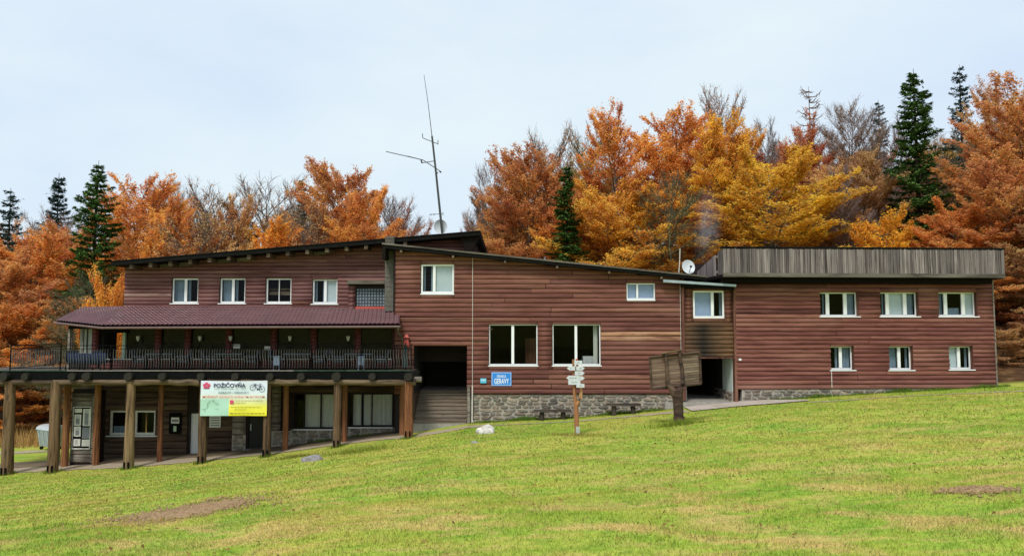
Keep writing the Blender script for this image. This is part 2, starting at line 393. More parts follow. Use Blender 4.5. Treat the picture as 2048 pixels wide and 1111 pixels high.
M['paving'] = gravel_mat('pinkish_concrete', (0.40, 0.33, 0.29), (0.56, 0.48, 0.43))
M['soil'] = gravel_mat('turned_soil', (0.16, 0.095, 0.05), (0.46, 0.31, 0.175))

xs = np.concatenate([-np.geomspace(420, 42, 14), np.arange(-40, 40.01, 0.45), np.geomspace(42, 420, 14)])
ys = np.concatenate([[-300, -120, -50, -20, -10], np.arange(-5, 48, 0.45), np.arange(48, 100, 3), np.geomspace(104, 600, 10)])
me = grid_obj('meadow_ground', xs, ys, gz, M['ground'])
ground = bpy.data.objects.new('meadow_ground', me); COL.objects.link(ground); tag(ground, 'sloping green meadow with dry straw patches', 'ground', kind='structure')

def ribbon(name, pts, mat, lift=0.02, label=None, seg=0.35, cat='path', nw=4, jag=0.10):
    """a strip laid on the ground: pts = (x, y, half width)"""
    P = np.array(pts, float); L = np.concatenate([[0], np.cumsum(np.hypot(*np.diff(P[:, :2], axis=0).T))])
    t = np.arange(0, L[-1], seg); X = np.interp(t, L, P[:, 0]); Y = np.interp(t, L, P[:, 1]); Wd = np.interp(t, L, P[:, 2])
    dx, dy = np.gradient(X), np.gradient(Y); n = np.hypot(dx, dy); nx, ny = -dy / n, dx / n
    rng = np.random.default_rng(3); v = []
    for k in range(nw + 1):
        q = -1 + 2 * k / nw; w = Wd * q * (1 + (rng.uniform(-jag, jag, len(t)) if k in (0, nw) else 0))
        x, y = X + nx * w, Y + ny * w; v.append(np.stack([x, y, gz(x, y) + lift], 1))
    v = np.stack(v, 1).reshape(-1, 3); f = []
    for i in range(len(t) - 1):
        for k in range(nw): a = i * (nw + 1) + k; f.append((a, a + nw + 1, a + nw + 2, a + 1))
    o = bpy.data.objects.new(name, np_mesh(name, v, np.array(f)[:, ::-1], mat, True)); COL.objects.link(o); tag(o, label, cat, kind='structure'); return o
def gpt(px, py, Y0=None):
    """where the view ray meets the ground"""
    d = ray(px, py); t = 3.0
    for _ in range(400):
        p = d * t
        if EYE + p[2] < gz(p[0], p[1]): break
        t += 0.12
    return (p[0], p[1])
def strip(pts): return [(*gpt(px, py), w) for px, py, w in pts]
ribbon('gravel_path', [(-40, 34.2, .35), (-24, 33.8, .5), (-19, 34.0, .7), (-14, 34.1, .55), (-10, 34.0, .35), (-6, 33.9, .35), (-4.4, 33.3, .5), (-3.0, 33.3, .55), (-1.6, 33.5, .35), (-0.9, 33.6, .12)], M['gravel'], label='pale gravel path under the front edge of the terrace', jag=.25)
M['dirt'] = gravel_mat('bare_trodden_earth', (0.12, 0.09, 0.06), (0.24, 0.18, 0.125))
ribbon('earth_floor', [(-24.5, 35.0, 1.3), (-20, 35.0, 1.35), (-12, 35.0, 1.35), (-6, 34.95, 1.3), (-4.7, 34.9, 1.2)], M['dirt'], lift=.014, label='bare trodden earth under the terrace', jag=.06, nw=6)
ribbon('foot_path', [(-1.2, 33.6, .10), (1.5, 33.4, .10), (4.5, 33.5, .16), (6.6, 33.6, .28), (8.2, 33.8, .55)], M['gravel'], label='thin worn trail from the white rock to the paved apron', jag=.3)
ribbon('track', [(-40, 41, .6), (-31, 39.8, .9), (-27, 40.2, .8), (-25, 40.6, .5)], M['gravel'], label='tan dirt track beside the galvanised waste container', jag=.3)
ribbon('dry_trail', [(13.2, 33.2, .16), (17, 33.4, .10), (21, 33.3, .14), (26, 33.2, .10), (34, 33.2, .1)], M['gravel'], label='thin pale trail along the slope below the right wing', jag=.5)

# ---------------------------------------------------------------- the lodge
FM = Frame(0, 35.0); FL = Frame(0, 36.6); FG = Frame(0, 36.2); FV = Frame(0, 35.05); FD = Frame(0, 33.0)
_rx = at(1470, 655, 35.0); FR = Frame(_rx[0], 35.0, R(3.0)); FP = Frame(0, 35.12)
lodge = empty('mountain_lodge', (2.0, 36.0, float(gz(2.0, 36.0))))
tag(lodge, 'long two storey mountain lodge clad in red brown half log boards', 'lodge')

# one half-log board, unit length and unit height
def board_mesh(name, mat, depth=0.058, seg=9, flat=0.0):
    mb = MB(); pr = []
    for i in range(seg + 1):
        q = i / seg; d = depth * (math.sin(math.pi * (0.012 + 0.975 * q) ** 0.75)) ** 0.55
        pr.append((d, q))
    vs = [(0, -d, z) for d, z in pr] + [(1, -d, z) for d, z in pr]; n = seg + 1
    fs = [(i, n + i, n + i + 1, i + 1) for i in range(seg)]
    vs += [(0, 0.03, 0), (0, 0.03, 1), (1, 0.03, 0), (1, 0.03, 1)]
    mb.add(vs, fs, True); mb.f += [[2*n, 0] + list(range(1, n)) + [2*n + 1], [2*n + 2, 2*n + 3] + list(range(2*n - 1, n - 1, -1)), [2*n, 2*n + 2, n, 0], [2*n + 1, n - 1, 2*n - 1, 2*n + 3]]
    mb.sm += [False] * 4; mb.mi += [0] * 4
    return mesh_from(name, mb.v, mb.f, mat, mb.sm)
BM = {k: board_mesh('log_board', M[k]) for k in ('siding_a', 'siding_b', 'siding_c')}
BM['pale_a'] = board_mesh('log_board', wood('siding_bleached_plum', (0.26, 0.15, 0.13), (0.10, 0.05, 0.045), (0.40, 0.29, 0.25)))
BM['pale_b'] = board_mesh('log_board', wood('siding_bleached_tan', (0.31, 0.15, 0.095), (0.11, 0.045, 0.03), (0.46, 0.29, 0.19)))
BM['dark_b'] = board_mesh('log_board', wood('siding_dark_stain', (0.115, 0.040, 0.031), (0.04, 0.013, 0.010), (0.2, 0.09, 0.07)))
BM['grey_timber'] = board_mesh('timber', M['grey_timber'], 0.04)
BM['brown_timber'] = board_mesh('timber', M['brown_timber'], 0.04)

def panel(F, u0, u1, z0, top, openings, mat, name, root, d0=-0.22, d1=0.0):
    """backing wall with real openings; top(u) may slope"""
    us = sorted({u0, u1, *[o[0] for o in openings], *[o[1] for o in openings]}); us = [u for u in us if u0 <= u <= u1]
    mb = MB(F)
    for a, b in zip(us[:-1], us[1:]):
        if b - a < 1e-4: continue
        m = (a + b) / 2; hole = sorted([(o[2], o[3]) for o in openings if o[0] < m < o[1]])
        z = z0
        for h0, h1 in hole:
            if h0 > z + 1e-4: mb.box(a, b, d0, d1, z, h0)
            z = max(z, h1)
        if min(top(a), top(b)) > z: mb.prism([(a, z), (b, z), (b, top(b)), (a, top(a))], d0, d1)
    return mb.build(name, mat, root)
def boards(F, wall, u0, u1, z0, top, openings, pitch, meshes, name='log_board', maxlen=9.0, rng=None, shift=0.0, d=0.004):
    rng = rng or random.Random(5); k = 0; z = z0
    ztop = max(top(u0), top(u1))
    while z < ztop - 0.03:
        zt = z + pitch
        # horizontal extent under a sloping top
        a, b = u0, u1
        if top(u0) < z + 0.03 or top(u1) < z + 0.03:
            s = (top(u1) - top(u0)) / (u1 - u0); uc = u0 + (z + 0.03 - top(u0)) / s
            if s > 0: a = max(a, uc)
            else: b = min(b, uc)
        if b - a > 0.1:
            cuts = sorted({a, b, *[min(max(o[i], a), b) for o in openings for i in (0, 1) if o[2] < zt and o[3] > z]})
            merged = []
            for p, q in zip(cuts[:-1], cuts[1:]):
                if q - p < 0.03: continue
                m = (p + q) / 2; lo, hi = z, zt
                for o in openings:
                    if o[0] < m < o[1] and o[2] < zt and o[3] > z:
                        if o[2] <= z and o[3] >= zt: lo = hi = 0; break
                        if o[2] > z: hi = min(hi, o[2])
                        else: lo = max(lo, o[3])
                if hi - lo > 0.03:
                    if merged and abs(merged[-1][1] - p) < 1e-6 and merged[-1][2:] == [lo, hi]: merged[-1][1] = q
                    else: merged.append([p, q, lo, hi])
            for p, q, lo, hi in merged:
                cut = [p, q]
                if q - p > maxlen: cut = [p, p + (q - p) * rng.uniform(0.3, 0.7), q]
                for x0, x1 in zip(cut[:-1], cut[1:]):
                    me = meshes if not isinstance(meshes, list) else rng.choice(meshes)
                    w = F.w(x0 + 0.003, d + rng.uniform(0, 0.008), lo)
                    inst(name, me, wall, w, F.yaw, (x1 - x0 - rng.uniform(.006, .03), 1.0 + rng.uniform(-.12, .12), hi - lo))
        z = zt; k += 1

def wavy(F, u0, u1, d, z0, z1, amp=0.03, wl=0.16, rng=random):
    n = max(8, int((u1 - u0) / wl * 6)); ph = rng.uniform(0, 6); vs = []
    for i in range(n + 1):
        u = u0 + (u1 - u0) * i / n; q = amp * math.sin(ph + u / wl * 6.28) * (0.6 + 0.4 * math.sin(u * 9 + ph))
        vs += [(u, d + q, z0), (u, d + q, z1)]
    return MB(F).add(vs, [(2*i, 2*i + 2, 2*i + 3, 2*i + 1) for i in range(n)], True)

def window(F, root, u0, u1, z0, z1, mull=(0.5,), rec=0.10, fw=0.075, sill=True, content=None, frame='white', name='window', mw=None, sash=0.035, sill_ext=0.07):
    """frame with sashes, panes behind, sill, and what hangs behind each pane"""
    mw = mw or fw * 1.5; mb = MB(F); a, b = -rec - 0.06, -rec
    mb.box(u0, u0 + fw, a, b, z0, z1); mb.box(u1 - fw, u1, a, b, z0, z1)
    mb.box(u0 + fw, u1 - fw, a, b, z0, z0 + fw * 1.25); mb.box(u0 + fw, u1 - fw, a, b, z1 - fw, z1)
    xs_ = [u0 + fw]
    for m in mull:
        c = u0 + (u1 - u0) * m; mb.box(c - mw / 2, c + mw / 2, a + 0.004, b + 0.012, z0 + fw * 1.25, z1 - fw); xs_ += [c - mw / 2, c + mw / 2]
    xs_.append(u1 - fw)
    fr = mb.build(name, M[frame], root)
    for i in range(0, len(xs_), 2):
        p, q = xs_[i], xs_[i + 1]
        MB(F).quad((p - .004, a + .02, z0 + fw * 1.2), (q + .004, a + .02, z0 + fw * 1.2), (q + .004, a + .02, z1 - fw + .004), (p - .004, a + .02, z1 - fw + .004)).build('pane', M['glass'], fr)
        c = content[i // 2] if content and i // 2 < len(content) else None
        if c == 'sky': MB(F).box(p - 0.02, q + 0.02, a - 0.06, a - 0.05, z0 + 0.02, z1 - 0.02).build('blind', M['blind_blue'], fr)  # blue sheet behind the pane imitates reflected sky
        elif c == 'blind': MB(F).box(p - 0.02, q + 0.02, a - 0.06, a - 0.05, z0 + 0.02, z1 - 0.02).build('blind', M['blind'], fr)
        elif c == 'curtain': wavy(F, p - 0.03, q + 0.03, a - 0.16, z0 - 0.02, z1 + 0.02).build('curtain', M['curtain'], fr)
        elif c == 'cream': wavy(F, p - 0.03, q + 0.03, a - 0.16, z0 - 0.02, z1 + 0.02, 0.04, 0.22).build('curtain', M['curtain_w'], fr)
        elif c == 'edge':
            wavy(F, p - 0.02, p + (q - p) * 0.22, a - 0.16, z0, z1).build('curtain', M['curtain'], fr)
            wavy(F, q - (q - p) * 0.22, q + 0.02, a - 0.16, z0, z1).build('curtain', M['curtain'], fr)
        elif c == 'left': wavy(F, p - 0.02, p + (q - p) * 0.5, a - 0.16, z0, z1).build('curtain', M['curtain'], fr)
        elif c == 'slats':
            m_ = MB(F)
            for q_, (b0, b1) in enumerate(((.40, .46), (.52, .66))): m_.box(p, q, a - .14, a - .12, z1 - (z1 - z0) * b1, z1 - (z1 - z0) * b0)
            m_.build('blind_slats', M['log_tan'], fr)
        elif c == 'cafe': wavy(F, p - 0.02, q + 0.02, a - 0.16, z0, z0 + (z1 - z0) * 0.35).build('curtain', M['curtain'], fr)
    if sill: MB(F).box(u0 - sill_ext, u1 + sill_ext, -rec + 0.002, 0.085, z0 - 0.05, z0 - 0.003).build('sill', M['white'], fr)
    return fr
def rect(F, x0, x1, y0, y1, d=0.0):
    xm, ym = (x0 + x1) / 2, (y0 + y1) / 2
    return (F.uz(x0, ym, d)[0], F.uz(x1, ym, d)[0], F.uz(xm, y1, d)[1], F.uz(xm, y0, d)[1])
def line(F, p, q, d=0.0):
    (ua, za), (ub, zb) = F.uz(*p, d), F.uz(*q, d); return lambda u: za + (u - ua) / (ub - ua) * (zb - za)

# ---- left wing, upper storey
lw0, lw1 = FL.u(247), FL.u(948)
topL = line(FL, (247, 528), (948, 470))
zL0 = FL.z(617)
winL = [rect(FL, *w) for w in ((344, 397, 556, 606), (440, 491, 556, 606), (532, 583, 556, 606), (625, 675, 558, 607))]
bayL = rect(FL, 700, 770, 566, 622)
wallL = panel(FL, lw0, lw1, zL0 - 2.6, topL, winL, M['siding_under'], 'wall', lodge)
boards(FL, wallL, lw0, lw1, zL0, topL, winL, 0.192, [BM['siding_a']] * 12 + [BM['pale_a'], BM['dark_b']], rng=random.Random(11))
for r_, c in zip(winL, (['curtain', 'edge'], ['curtain', 'edge'], ['edge', 'cafe'], ['edge', 'blind'])):
    single = c[1] == 'cafe'
    if single: c = ['slats', 'slats']
    window(FL, lodge, *r_, mull=(0.5,) if not single else (0.5,), content=c, rec=0.07, fw=0.07, mw=0.13 if not single else 0.03)
MB(FL).box(lw0 - 0.02, lw0 + 0.10, -9.5, -0.24, zL0 - 2.6, topL(lw0) - 0.02).build('side_wall', M['siding_under'], lodge)
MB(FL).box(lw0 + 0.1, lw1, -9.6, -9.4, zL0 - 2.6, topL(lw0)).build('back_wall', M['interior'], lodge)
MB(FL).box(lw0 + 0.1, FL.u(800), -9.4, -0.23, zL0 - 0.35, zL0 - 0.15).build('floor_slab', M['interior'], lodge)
MB(FL).box(lw1 - 0.12, lw1 - 0.002, -9.4, -0.24, zL0 - 2.6, topL(lw1) - 0.02).build('side_wall', M['siding_under'], lodge)
# roof slab of the left wing: rises to the right, overhangs the wall by a metre
FLo = Frame(0, 35.55)
(ra, rza), (rb, rzb) = FLo.uz(222, 523), FLo.uz(960, 462)
roofL = MB(FLo).prism([(ra, rza - 0.19), (rb, rzb - 0.19), (rb, rzb), (ra, rza)], 0.0, -11.0).build('roof', M['roof_black'], lodge)
MB(FLo).prism([(ra - .02, rza - 0.02), (rb + .02, rzb - 0.02), (rb + .02, rzb + 0.035), (ra - .02, rza + 0.035)], 0.03, -11.02).build('roof_edge', M['roof_black'], roofL)
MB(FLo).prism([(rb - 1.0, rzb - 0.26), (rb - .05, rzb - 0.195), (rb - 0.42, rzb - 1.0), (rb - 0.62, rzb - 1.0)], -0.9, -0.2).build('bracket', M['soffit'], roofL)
sl = (rzb - rza) / (rb - ra)
for i in range(15):
    u = FLo.u(255 + i * 39.5); z = rza + (u - ra) * sl
    MB(FLo).box(u - 0.085, u + 0.085, -1.2, -0.10 + random.uniform(-.03, .03), z - 0.40, z - 0.20).build('rafter_end', M['rafter'], roofL)
    if i in (1, 4, 5, 9, 2): MB(FLo).prism([(u + .14, z - .40), (u + .78, z - .40 + .64 * sl), (u + .78, z - .22 + .64 * sl), (u + .14, z - .22)], -0.80, -0.77).build('eave_board', M['fascia_grey'], roofL)
# glass-block bay with its own small roof
bu0, bu1, bz0, bz1 = bayL
FB = Frame(0, 36.25)
bay = MB(FB).box(*[FB.u(696), FB.u(711)], -0.36, 0.0, FB.z(621), FB.z(568)).box(FB.u(711), FB.u(770), -0.36, 0.0, FB.z(575), FB.z(568)).box(FB.u(711), FB.u(770), -0.36, -0.1, FB.z(621), FB.z(575)).build('stair_bay', M['siding_under'], lodge)
for i in range(6):
    y0 = 620 - i * 8.2
    inst('log_board', BM['siding_a'], bay, FB.w(FB.u(696) - 0.02, 0.004, FB.z(y0)), 0, (FB.u(711) - FB.u(696), 1, FB.z(y0 - 8.2) - FB.z(y0)))
MB(FB).box(FB.u(711), FB.u(770), -0.09, 0.06, FB.z(618.5), FB.z(613)).build('sill', M['red_paint'], bay)
gb = MB(FB).box(FB.u(711), FB.u(770), -0.098, -0.09, FB.z(613), FB.z(575)).build('block_backing', M['ink'], bay)
for i in range(10):
    for j in range(6):
        a = FB.u(711.6 + i * 5.84); z = FB.z(612.4 - j * 6.2); w_, h_ = 0.105, 0.115; mbx = MB(FB)
        mbx.hexa([(a, -.088, z), (a + w_, -.088, z), (a + w_, -.088, z + h_), (a, -.088, z + h_)], [(a + .03, -.05, z + .03), (a + w_ - .03, -.05, z + .03), (a + w_ - .03, -.05, z + h_ - .03), (a + .03, -.05, z + h_ - .03)])
        mbx.build('glass_block', M['block'] if 'block' in M else M.setdefault('block', plain('glass_block', (0.20, 0.25, 0.29), 0.12, var=0.3, scale=8, spec=0.8)), bay)
MB(FB).prism([(FB.u(694), FB.z(568)), (FB.u(770), FB.z(568)), (FB.u(770), FB.z(562)), (FB.u(697), FB.z(561))], 0.28, -0.3).build('bay_roof', M['fascia_grey'], bay)
# grey shingled pier between the wings
FK = Frame(0, 35.4)
pier = MB(FK).box(FK.u(769), FK.u(786), -1.0, 0.0, FK.z(622), FK.z(474)).build('chimney_pier', M['shingle'], lodge)
MB(FK).box(FK.u(768.5), FK.u(786.5), -1.02, 0.02, FK.z(484), FK.z(472)).build('pier_cap', M['fascia_grey'], pier)
for i in range(13): MB(FK).box(FK.u(768.7), FK.u(786.2), 0.0, 0.02 + 0.012 * (i % 2), FK.z(622 - i * 9.6) + 0.012, FK.z(622 - (i + 1) * 9.6)).build('shingle_course', M['shingle'], pier)

# ---- middle block
mu0, mu1 = FM.u(790), FM.u(1363)
topM = line(FM, (790, 497), (1363, 557))
zM0 = FM.z(787)
W_up = rect(FM, 842, 908, 528, 587); W_b1 = rect(FM, 978, 1075, 648, 730); W_b2 = rect(FM, 1105, 1201, 648, 730); W_sm = rect(FM, 1253, 1310, 566, 599)
T1 = rect(FM, 828, 934, 692, 790)
opM = [W_up, W_b1, W_b2, W_sm, (T1[0], T1[1], zM0 - 0.01, T1[3])]
wallM = panel(FM, mu0, mu1, zM0, topM, opM, M['siding_under'], 'wall', lodge)
boards(FM, wallM, mu0, mu1, zM0, topM, opM, 0.224, [BM['siding_b']] * 36 + [BM['pale_b'], BM['dark_b']], rng=random.Random(21), maxlen=7.0)
window(FM, lodge, *W_up, mull=(0.40,), content=['edge', 'blind'], rec=0.03, fw=0.085, sill=True, sill_ext=0.02)
window(FM, lodge, *W_b1, mull=(0.49,), content=[None, None], rec=0.05, fw=0.05, mw=0.13, sill_ext=0.04)
window(FM, lodge, *W_b2, mull=(0.49,), content=[None, None], rec=0.05, fw=0.05, mw=0.12, sill_ext=0.04)
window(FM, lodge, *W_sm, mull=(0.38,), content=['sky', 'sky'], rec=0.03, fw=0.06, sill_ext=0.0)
# things of the dining room seen through the big panes: curtain by the right jamb, a crate, a warm panel
wavy(FM, W_b2[1] - 0.30, W_b2[1] - 0.10, -0.34, W_b2[2], W_b2[3], 0.03, 0.1).build('curtain', M['curtain_w'], lodge)
MB(FM).box(W_b2[1] - 0.78, W_b2[1] - 0.1, -1.0, -0.5, W_b2[2] - 0.2, W_b2[2] + 0.40).build('counter', M['white_old'], lodge)
MB(FM).box(W_b1[1] - 0.55, W_b1[1] - 0.05, -1.2, -1.1, W_b1[2] - 0.3, W_b1[2] + 1.25).build('screen_panel', M['post_red'], lodge)
# shell: floor, ceiling, inner walls, tunnel of the passage
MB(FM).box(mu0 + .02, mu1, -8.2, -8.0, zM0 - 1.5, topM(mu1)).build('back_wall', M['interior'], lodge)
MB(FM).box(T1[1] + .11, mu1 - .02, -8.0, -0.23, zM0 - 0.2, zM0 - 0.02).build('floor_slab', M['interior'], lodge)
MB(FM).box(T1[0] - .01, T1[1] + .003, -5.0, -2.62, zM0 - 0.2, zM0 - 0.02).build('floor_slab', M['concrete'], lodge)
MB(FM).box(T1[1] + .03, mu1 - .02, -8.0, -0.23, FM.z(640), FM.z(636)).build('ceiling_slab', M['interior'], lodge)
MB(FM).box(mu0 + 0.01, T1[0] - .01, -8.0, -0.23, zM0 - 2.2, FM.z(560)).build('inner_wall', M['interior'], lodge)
MB(FM).box(T1[1] + 0.004, T1[1] + 0.10, -5.0, -0.001, zM0 + .12, T1[3]).build('passage_wall', M['mint_wall'], lodge)
MB(FM).box(T1[1] + 0.004, T1[1] + 0.10, -5.0, -0.07, zM0 - 2.2, zM0 + .119).build('passage_base', M['mortar'], lodge)
MB(FM).box(T1[0], T1[1] + .1, -5.2, -5.0, zM0, T1[3]).build('passage_end', M['interior'], lodge)
MB(FM).box(T1[0] - .005, T1[1] + .004, -5.0, -0.225, T1[3] + 0.005, T1[3] + 0.1).build('passage_ceiling', M['interior'], lodge)
MB(FM).box(mu1 - 0.3, mu1 - 0.05, -8.0, -0.23, zM0 - 1.0, topM(mu1) - 0.1).build('inner_wall', M['interior'], lodge)
MB(FM).box(FM.u(1363), FM.u(1368.5), -0.2, 0.09, FM.z(800), FM.z(556)).build('corner_board', M['corner_wood'], lodge)
MB(FM).box(mu0 - 0.05, mu0 + 0.0, -1.6, 0.07, zM0, topM(mu0) - 0.02).build('corner_board', M['siding_under'], lodge)
# roof of the middle block: falls to the right
FMo = Frame(0, 34.45)
(ma, mza), (mb_, mzb) = FMo.uz(765, 485), FMo.uz(1412, 551)
roofM = MB(FMo).prism([(ma, mza - 0.24), (mb_, mzb - 0.20), (mb_, mzb - .06), (ma, mza - .06)], -0.05, -9.0).build('roof', M['roof_black'], lodge)
MB(FMo).prism([(ma - .03, mza - 0.075), (mb_ + .03, mzb - 0.075), (mb_ + .03, mzb), (ma - .03, mza)], 0.0, -9.05).build('roof_edge', M['fascia_grey'], roofM)
MB(FMo).box(ma - .02, ma + .14, -1.2, -0.02, mza - 0.75, mza - 0.245).build('bracket', M['soffit'], roofM)
for px in (800, 905, 1010, 1115, 1220, 1325):
    u = FMo.u(px); z = mza + (u - ma) / (mb_ - ma) * (mzb - mza)
    MB(FMo).box(u - .05, u + .05, -0.5, -0.08, z - 0.36, z - 0.245).build('rafter_end', M['rafter'], roofM)
# pale hardware on the wall: long sun-bleached boards, conduit
for (x0, x1, y) in ((792, 985, 638), (948, 978, 682), (946, 985, 658)):
    MB(FM).box(FM.u(x0), FM.u(x1), 0.055, 0.068, FM.z(y) - 0.018, FM.z(y) + 0.018).build('bleached_batten', M['log_tan'], lodge)
mbc = MB(FM); mbc.tube([(FM.u(945), 0.085, FM.z(852)), (FM.u(945.5), 0.085, FM.z(770))], 0.035, 6).tube([(FM.u(945.5), 0.08, FM.z(770)), (FM.u(945), 0.08, FM.z(510))], 0.014, 5)
mbc.tube([(FM.u(945.5), 0.09, FM.z(838)), (FM.u(949), 0.14, FM.z(848)), (FM.u(958), 0.2, FM.z(854))], 0.02, 5).build('cable_conduit', M['cable'], lodge)
MB(FM).tube([(FM.u(1360.5), 0.08, FM.z(700)), (FM.u(1360.5), 0.08, FM.z(560))], 0.011, 5).build('wall_cable', M['cable'], lodge)

# ---- stones of the plinth (each stone a piece of its own)
def stone_meshes(n=14):
    out = []; rng = random.Random(4)
    for _ in range(n):
        k = rng.choice((6, 7, 8)); P = []
        for i in range(k):
            q = 2 * math.pi * (i + rng.uniform(-.28, .28)) / k
            c, s = math.cos(q), math.sin(q); e = 0.62
            P.append((0.5 * math.copysign(abs(c) ** e, c) * rng.uniform(.86, 1), 0.5 * math.copysign(abs(s) ** e, s) * rng.uniform(.84, 1)))
        vs = [(x, 0.03, z) for x, z in P] + [(x, -0.02, z) for x, z in P] + [(x * .74, -0.045 + rng.uniform(-.012, .012), z * .70) for x, z in P]
        fs = [(i, (i+1) % k, k + (i+1) % k, k + i) for i in range(k)] + [(k + i, k + (i+1) % k, 2*k + (i+1) % k, 2*k + i) for i in range(k)] + [tuple(range(2*k, 3*k))]
        out.append(mesh_from('stone', vs, fs, M['stone']))
    return out
SM = stone_meshes()
def stonework(F, root, u0, u1, zb, zt, rng, rowh=0.17, name='plinth', d=0.0, wl=(0.24, 0.62)):
    """zb may be a function of u (ground line)"""
    zbf = zb if callable(zb) else (lambda u: zb)
    n = 24; pts = [(u0 + (u1 - u0) * i / n, zbf(u0 + (u1 - u0) * i / n) - 0.4) for i in range(n + 1)]
    base = MB(F).prism(pts + [(u1, zt), (u0, zt)], d - 0.3, d).build(name, M['mortar'], root)
    z = zt - rowh * 0.5
    while z > min(zbf(u0), zbf(u1)) - rowh * 0.6:
        u = u0 + rng.uniform(0, .1)
        while u < u1 - 0.1:
            w = min(rng.uniform(*wl), u1 - u)
            if z > zbf(u + w / 2) - rowh * 0.7 and w > 0.1:
                h = rowh * rng.uniform(0.88, 1.18)
                o = inst('stone', rng.choice(SM), base, F.w(u + w / 2, d + 0.004, z + rng.uniform(-.02, .02)), F.yaw, (w * 0.97 * rng.choice((-1, 1)), rng.uniform(.8, 1.4), h))
                o.rotation_euler[1] = rng.uniform(-.12, .12)
            u += w
        z -= rowh
    return base
gl = lambda F, d=0.0: (lambda u: float(gz(*F.w(u, d, 0)[:2])))
FMs = Frame(0, 35.06)
stonework(FMs, lodge, FMs.u(940), FMs.u(1346), gl(FMs, .1), FMs.z(788), random.Random(31), rowh=0.165)
# broad worn wooden steps rising into the passage
FQ = Frame(0, 34.92); sa, sb = FQ.u(829), FQ.u(934)
nst = 9; zb0 = FQ.z(846); zt0 = zM0 - .02; rise = (zt0 - zb0) / nst; tread = 0.29
MB(FQ).box(FQ.u(828), FQ.u(938), -0.5, 0.12, zb0 - 1.0, zb0 - .005).build('stair_foot', M['concrete'], lodge)
stairs = MB(FQ).box(sa - .08, sa - .01, -tread * nst, 0.0, zb0 - .3, zt0).box(sb + .01, sb + .08, -tread * nst, 0.0, zb0 - .3, zt0).build('stairs', M['brown_timber'], lodge)
for k in range(nst):
    z0 = zb0 + k * rise; y0 = -k * tread
    MB(FQ).box(sa, sb, y0 - .04, y0, z0, z0 + rise - .045).build('riser', M['retain_plank'], stairs)
    MB(FQ).box(sa - .005 + random.uniform(0, .01), sb + .005, y0 - tread - .03, y0 + .035 + random.uniform(0, .012), z0 + rise - .044, z0 + rise - .002).build('tread', M['retain_plank'], stairs)
MB(FQ).box(FQ.u(935.5), FQ.u(940.5), -0.05, 0.08, FQ.z(850), FQ.z(770)).build('stair_post', M['grey_timber'], stairs)
# ---- link section with the second passage (smoke-stained boards)
def stained():
    t = NT('smoke_stained_board')
    g = t.noise(1.0, 6, 0.65, t.pos((0.55, 3, 9.0)), 0.6)
    sep = t.node('SeparateXYZ'); ge = t.node('NewGeometry'); t.link(ge.outputs['Position'], sep.inputs[0])
    zz = sep.outputs['Z']; xx = sep.outputs['X']
    red = t.ramp(g, (0.28, (0.07, 0.026, 0.02)), (0.5, (0.17, 0.068, 0.05)), (0.8, (0.26, 0.13, 0.09)))
    tan = t.ramp(g, (0.28, (0.06, 0.032, 0.018)), (0.5, (0.15, 0.08, 0.042)), (0.8, (0.25, 0.145, 0.075)))
    zt = FP.z(645); c = t.mix(t.maprange(zz, zt + 0.5, zt - 0.2, 0, 1), red, tan)
    xc = FP.u(1406); dx = t.math('ABSOLUTE', t.math('SUBTRACT', xx, xc)); wob = t.noise(2.2, 4, 0.6, t.pos())
    m = t.math('MULTIPLY', t.maprange(t.math('ADD', dx, t.math('MULTIPLY', wob, 0.7)), 0.40, 1.45, 1.0, 0.0), t.maprange(zz, FP.z(638), FP.z(652), 0, 1))
    c = t.mix(m, c, (0.022, 0.017, 0.013)); t.principled(c, 0.8, 0, t.bump(g, 0.35, 0.01), 0.2); return t.m
BM['stain'] = board_mesh('log_board', stained())
pu0, pu1 = FP.u(1368), FP.u(1466)
W_p = rect(FP, 1386, 1448, 581, 636); T2 = rect(FP, 1372, 1469, 714, 804)
zP = FP.z(714); topP = line(FP, (1368, 566), (1470, 574))
wallP = panel(FP, pu0, pu1, zP, topP, [W_p], M['siding_under'], 'wall', lodge)
boards(FP, wallP, pu0, pu1, zP, topP, [W_p], 0.205, BM['stain'], rng=random.Random(5))
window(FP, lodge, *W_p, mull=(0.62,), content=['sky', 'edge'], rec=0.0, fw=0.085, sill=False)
FPo = Frame(0, 34.55)
lr = MB(FPo).prism([(FPo.u(1328), FPo.z(564)), (FPo.u(1474), FPo.z(573)), (FPo.u(1474), FPo.z(568.5)), (FPo.u(1328), FPo.z(558.5))], 0.02, -0.10).build('gutter', M['galv'], lodge)
MB(FPo).prism([(FPo.u(1366), FPo.z(573)), (FPo.u(1472), FPo.z(579)), (FPo.u(1472), FPo.z(570)), (FPo.u(1366), FPo.z(562))], -0.11, -6.0).build('link_roof', M['roof_black'], lodge)
cb2 = MB(FP).box(FP.u(1466), FP.u(1471.5), -0.2, 0.16, FP.z(806), FP.z(573)).build('corner_board', M['corner_wood'], lodge)
MB(FP).box(pu0, pu1, -6.2, -6.0, zP - 3, topP(pu1)).build('back_wall', M['interior'], lodge)
MB(FP).box(pu0, pu1, -6.0, -0.225, zP - 0.02, zP + 0.08).build('passage_ceiling', M['interior'], lodge)
MB(FP).box(pu0 - .1, pu0, -6.0, -0.23, zP - 2.6, topP(pu0)).build('inner_wall', M['interior'], lodge)
zsplit = FP.z(784)
MB(FP).box(pu1 - .02, pu1 + .06, -6.0, -0.21, zsplit, zP - .021).build('passage_wall', M['mint_wall'], lodge)
stonework(Frame(FP.w(pu1, -6.0, 0)[0] - 0.04, FP.w(pu1, -6.0, 0)[1], R(-90)), lodge, 0, 5.75, zsplit - 0.8, zsplit, random.Random(8), name='passage_plinth')
